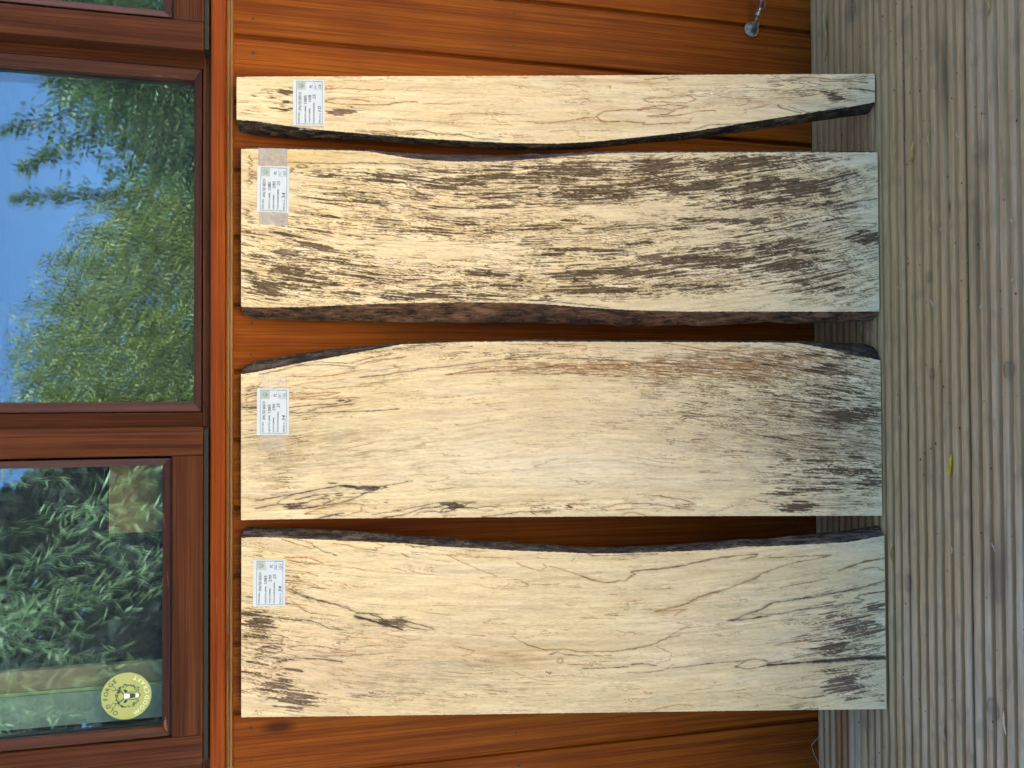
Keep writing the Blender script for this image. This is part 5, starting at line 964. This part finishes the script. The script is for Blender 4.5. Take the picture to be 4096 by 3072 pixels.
leaf('fallen_leaf', (.1255, -.1480), (.1077, -.1482), .0045, (.52, .36, .10), 'yellow leaf half under the gap between the two middle boards', .003, .0)
leaf('fallen_leaf', (-.2376, -.2232), (-.2718, -.2207), .0040, (.36, .14, .02), 'orange brown leaf by the foot of the leftmost board', .003, -.001)
leaf('fallen_leaf', (-.4331, -.4406), (-.4658, -.4438), .0040, (.70, .58, .36), 'cream curved leaf on the outer deck board at the left', .004, .003)
def shaving(pts, r, label, group='pale wood shavings on the deck', c='shave'):
    P = [Vector((x, y, z)) for x, y, z in pts]; o0 = P[0].copy(); q = [p - o0 for p in P]; V, F = [], []
    for i, p in enumerate(q):
        t = (q[min(i + 1, len(q) - 1)] - q[max(i - 1, 0)]).normalized(); sv = Vector((-t.y, t.x, .35)).normalized(); w = r * (1 if 0 < i < len(q) - 1 else .55)
        V += [p - sv * w, p + sv * w, p + sv * w + Vector((0, 0, .0005)), p - sv * w + Vector((0, 0, .0005))]
    for i in range(len(q) - 1):
        for k in range(4): F.append((i * 4 + k, i * 4 + (k + 1) % 4, i * 4 + 4 + (k + 1) % 4, i * 4 + 4 + k))
    F += [(3, 2, 1, 0), tuple(len(V) - 4 + i for i in range(4))]
    o = link('wood_shaving', pymesh('wood_shaving', V, F), M[c], None, o0); return tag(o, label, 'shaving', group)
M['shave'] = plain('shaving', (.50, .43, .31), .7, .3, 0, .2, 200)
M['shavedark'] = plain('crumb_dark', (.05, .042, .035), .8, .2, 0, .3, 200)
shaving([(-.4948, -.3287, .001), (-.505, -.3285, .003), (-.515, -.3290, .002), (-.5245, -.3315, .001)], .0018, 'long cream wood shaving lying in a groove near the left of the deck')
shaving([(.4396, -.2401, .001), (.432, -.2432, .004), (.426, -.2400, .003), (.424, -.2332, .001)], .0008, 'thin curled shaving close to the foot of the black streaked board')
shaving([(-.655, -.006, .001), (-.672, -.0005, .014), (-.690, -.003, .010), (-.712, -.012, .001)], .0018, 'curled pale shaving against the wall in the left corner')
shaving([(-.659, -.036, .001), (-.668, -.041, .004), (-.682, -.036, .004), (-.700, -.030, .001)], .0013, 'curled pale shaving on the grooved board just off the wall')
shaving([(.1400, -.1475, .001), (.1330, -.1482, .003), (.1260, -.1480, .002)], .0026, 'white shaving in the gap between the two middle boards')
chips = [(.4084, -.3719), (.2723, -.3351), (.2577, -.4663), (.1955, -.2411), (.1597, -.3154), (.1423, -.4119), (.1404, -.4476), (-.0235, -.2401), (.0172, -.4467), (-.2238, -.3489), (-.2052, -.4265), (-.4558, -.2429), (.5587, -.4134), (.5714, -.3018), (.1738, -.4660)]
for cx, cy in chips:
    L = random.uniform(.004, .013); a = random.uniform(-.5, .5); bnd = random.uniform(-.002, .002)
    shaving([(cx - L / 2, cy - a * L / 2, .0012), (cx, cy + bnd, .0022), (cx + L / 2, cy + a * L / 2, .0012)], random.uniform(.0005, .0010), 'small pale wood chip scattered on the deck boards', 'small pale wood chips on the deck')
crumb = []
rc = np.random.RandomState(5)
for i in range(240):
    x, y = rc.uniform(-.75, .80), -rc.uniform(.0, .50); z = .0006; r = rc.uniform(.0005, .0016); o = len(crumb)
    crumb += [(x - r * 1.6, y, z), (x, y - r, z), (x + r * 1.6, y, z), (x, y + r, z), (x, y, z + r)]
CF = []
for i in range(240): o = i * 5; CF += [(o, o + 1, o + 4), (o + 1, o + 2, o + 4), (o + 2, o + 3, o + 4), (o + 3, o, o + 4)]
tag(link('deck_crumbs', pymesh('deck_crumbs', crumb, CF), M['shavedark']), 'dark crumbs of dirt and bark dust on the deck', 'dirt', None, 'stuff')

# ================================================================== TREES BEHIND THE VIEWER (they stand in the window reflections)
rs = np.random.RandomState(11)
def leaves_me(P, D, L, W):
    """diamond leaves: base points P, directions D, lengths L, widths W"""
    n = len(P); D = D / np.linalg.norm(D, axis=1)[:, None]; U_ = rs.normal(size=(n, 3)); S = np.cross(D, U_); S /= np.linalg.norm(S, axis=1)[:, None] + 1e-9
    L = L[:, None]; W = W[:, None]; mid = P + D * L * .45 + np.cross(S, D) * L * .06
    V = np.stack([P, mid - S * W / 2, P + D * L, mid + S * W / 2], 1).reshape(-1, 3); return fastmesh('crown', V, np.arange(n * 4).reshape(-1, 4))
def strand_tree(name, label, n, topf, length, step, L, W, mat, trunk, group=None, sway=.25):
    P, D = [], []
    for i in range(n):
        p = topf(); l = length * rs.uniform(.5, 1.2); k = int(l / step); dr = rs.normal(size=3) * .35; dr[2] = -1
        for j in range(k):
            dr = dr + rs.normal(size=3) * .10; dr[2] = -1 - .02 * j; q = dr / np.linalg.norm(dr); p = p + q * step
            dd = q * .8 + rs.normal(size=3) * .45; P.append(p.copy()); D.append(dd)
    P = np.array(P); D = np.array(D); r = empty(name, trunk[0]); tag(r, label, 'tree', group); o = np.array(trunk[0])
    link('crown', leaves_me(P - o, D, L * rs.uniform(.7, 1.3, len(P)), W * rs.uniform(.7, 1.3, len(P))), mat, r)
    tube('trunk', [Vector(q) - Vector(trunk[0]) for q in trunk], list(np.linspace(.16, .05, len(trunk))), M['barktree'], r, 10)
    return r
def ell(c, r, top=-.2):
    def f():
        while True:
            v = rs.normal(size=3); v /= np.linalg.norm(v); v *= rs.uniform(.55, 1) ** .5
            if v[2] > top: return np.array(c) + v * np.array(r)
    return f
strand_tree('willow_tree', 'large light green weeping willow reflected in the middle window', 6200, ell((-.05, -8.3, 2.75), (2.75, 1.3, 2.0), -.75), .95, .050, .080, .019, M['willow'], [(-.4, -8.6, -.2), (-.35, -8.6, 1.2), (-.2, -8.5, 2.6), (-.3, -8.4, 3.6)])
cl = [(-1.10, -3.35, 3.6, .10, .2), (-1.30, -3.2, 3.5, .07, .2), (-1.72, -3.5, 3.5, .07, .2), (-.62, -3.5, 2.60, .12, .2), (-1.18, -3.5, 2.8, .18, .2)]
def frt():
    c = cl[rs.choice(5, p=[.34, .22, .20, .10, .14])]; return np.array(c[:3]) + rs.normal(size=3) * np.array((c[3], c[4], .30))
strand_tree('willow_branches', 'long hanging willow fronds reflected in the left window', 90, frt, 1.3, .035, .105, .0115, M['frond'], [(-2.6, -3.9, -.2), (-2.5, -3.9, 1.8), (-2.1, -3.7, 3.4), (-1.2, -3.4, 4.0)])
def blob_tree(name, label, cs, n, L, W, mat, trunk, sprays=()):
    P, D = [], []; w = np.array([c[3] * c[4] * c[5] for c in cs]); w = w / w.sum(); kk = rs.choice(len(cs), size=n, p=w)
    for k in kk:
        c = cs[k]; v = rs.normal(size=3); v /= np.linalg.norm(v); rr = rs.uniform(.62, 1.0) * (1 + .10 * math.sin(7 * v[0] + 3 * k) * math.cos(6 * v[2]))
        P.append(np.array(c[:3]) + v * rr * np.array(c[3:])); D.append(v + rs.normal(size=3) * .8)
    for a, b, m, sp in sprays:
        a, b = np.array(a), np.array(b)
        for i in range(m):
            t = rs.uniform(); P.append(a + (b - a) * t + rs.normal(size=3) * sp * (1.15 - t)); D.append((b - a) * .4 + rs.normal(size=3) * .3)
    P = np.array(P); D = np.array(D); r = empty(name, trunk[0]); tag(r, label, 'tree'); o = np.array(trunk[0])
    link('crown', leaves_me(P - o, D, L * rs.uniform(.6, 1.3, len(P)), W * rs.uniform(.7, 1.3, len(P))), mat, r)
    tube('trunk', [Vector(q) - Vector(trunk[0]) for q in trunk], list(np.linspace(.10, .03, len(trunk))), M['barktree'], r, 8)
    for a, b, m, sp in sprays: tube('twig', [Vector(a) - Vector(trunk[0]), (Vector(a) + Vector(b)) / 2 - Vector(trunk[0]) + Vector((0, 0, .03)), Vector(b) - Vector(trunk[0])], [.012, .008, .003], M['barktree'], r, 6)
    return r
blob_tree('hazel_tree', 'dark green broad leaved tree reflected at the right of the middle window', [(3.25, -5.2, 1.9, 1.55, 1.0, 1.45), (2.6, -5.0, 2.2, .9, .8, .85), (2.2, -5.1, 1.6, .8, .8, .9), (3.4, -5.2, 3.0, .9, .8, .6)], 46000, .062, .027, M['hazel'], [(3.1, -5.3, -.2), (3.1, -5.3, 1.0), (3.0, -5.2, 2.2)],
    [((2.05, -5.0, 2.75), (1.75, -5.0, 3.25), 330, .07), ((1.62, -5.0, 2.35), (1.52, -5.0, 3.30), 380, .06), ((2.2, -5.0, 2.9), (2.02, -5.0, 3.38), 200, .08)])
blob_tree('shade_backdrop', 'dense foliage coloured as dark shade behind the fronds reflected in the left window', [(-1.6, -5.6, 1.9, 1.25, .6, 2.1), (-2.9, -5.6, 1.9, 1.3, .6, 2.2), (-1.0, -5.9, 2.2, .5, .4, 1.6)], 26000, .14, .09, M['shadeleaf'], [(-1.8, -5.6, -.2), (-1.8, -5.6, 1.5), (-1.8, -5.6, 3.0)])
blob_tree('far_tree', 'mid green tree far off, low in the reflection of the middle window', [(1.2, -13, 2.0, 2.4, 1.2, 2.5), (3.9, -13, 2.2, 1.9, 1.2, 2.55), (6.4, -13, 2.3, 2.2, 1.2, 3.2), (-.7, -12, 2.6, 2.4, 1.2, 2.3)], 19000, .20, .12, M['hazel'], [(2.2, -13, -.2), (2.2, -13, 1.2), (2.2, -13, 2.4)])
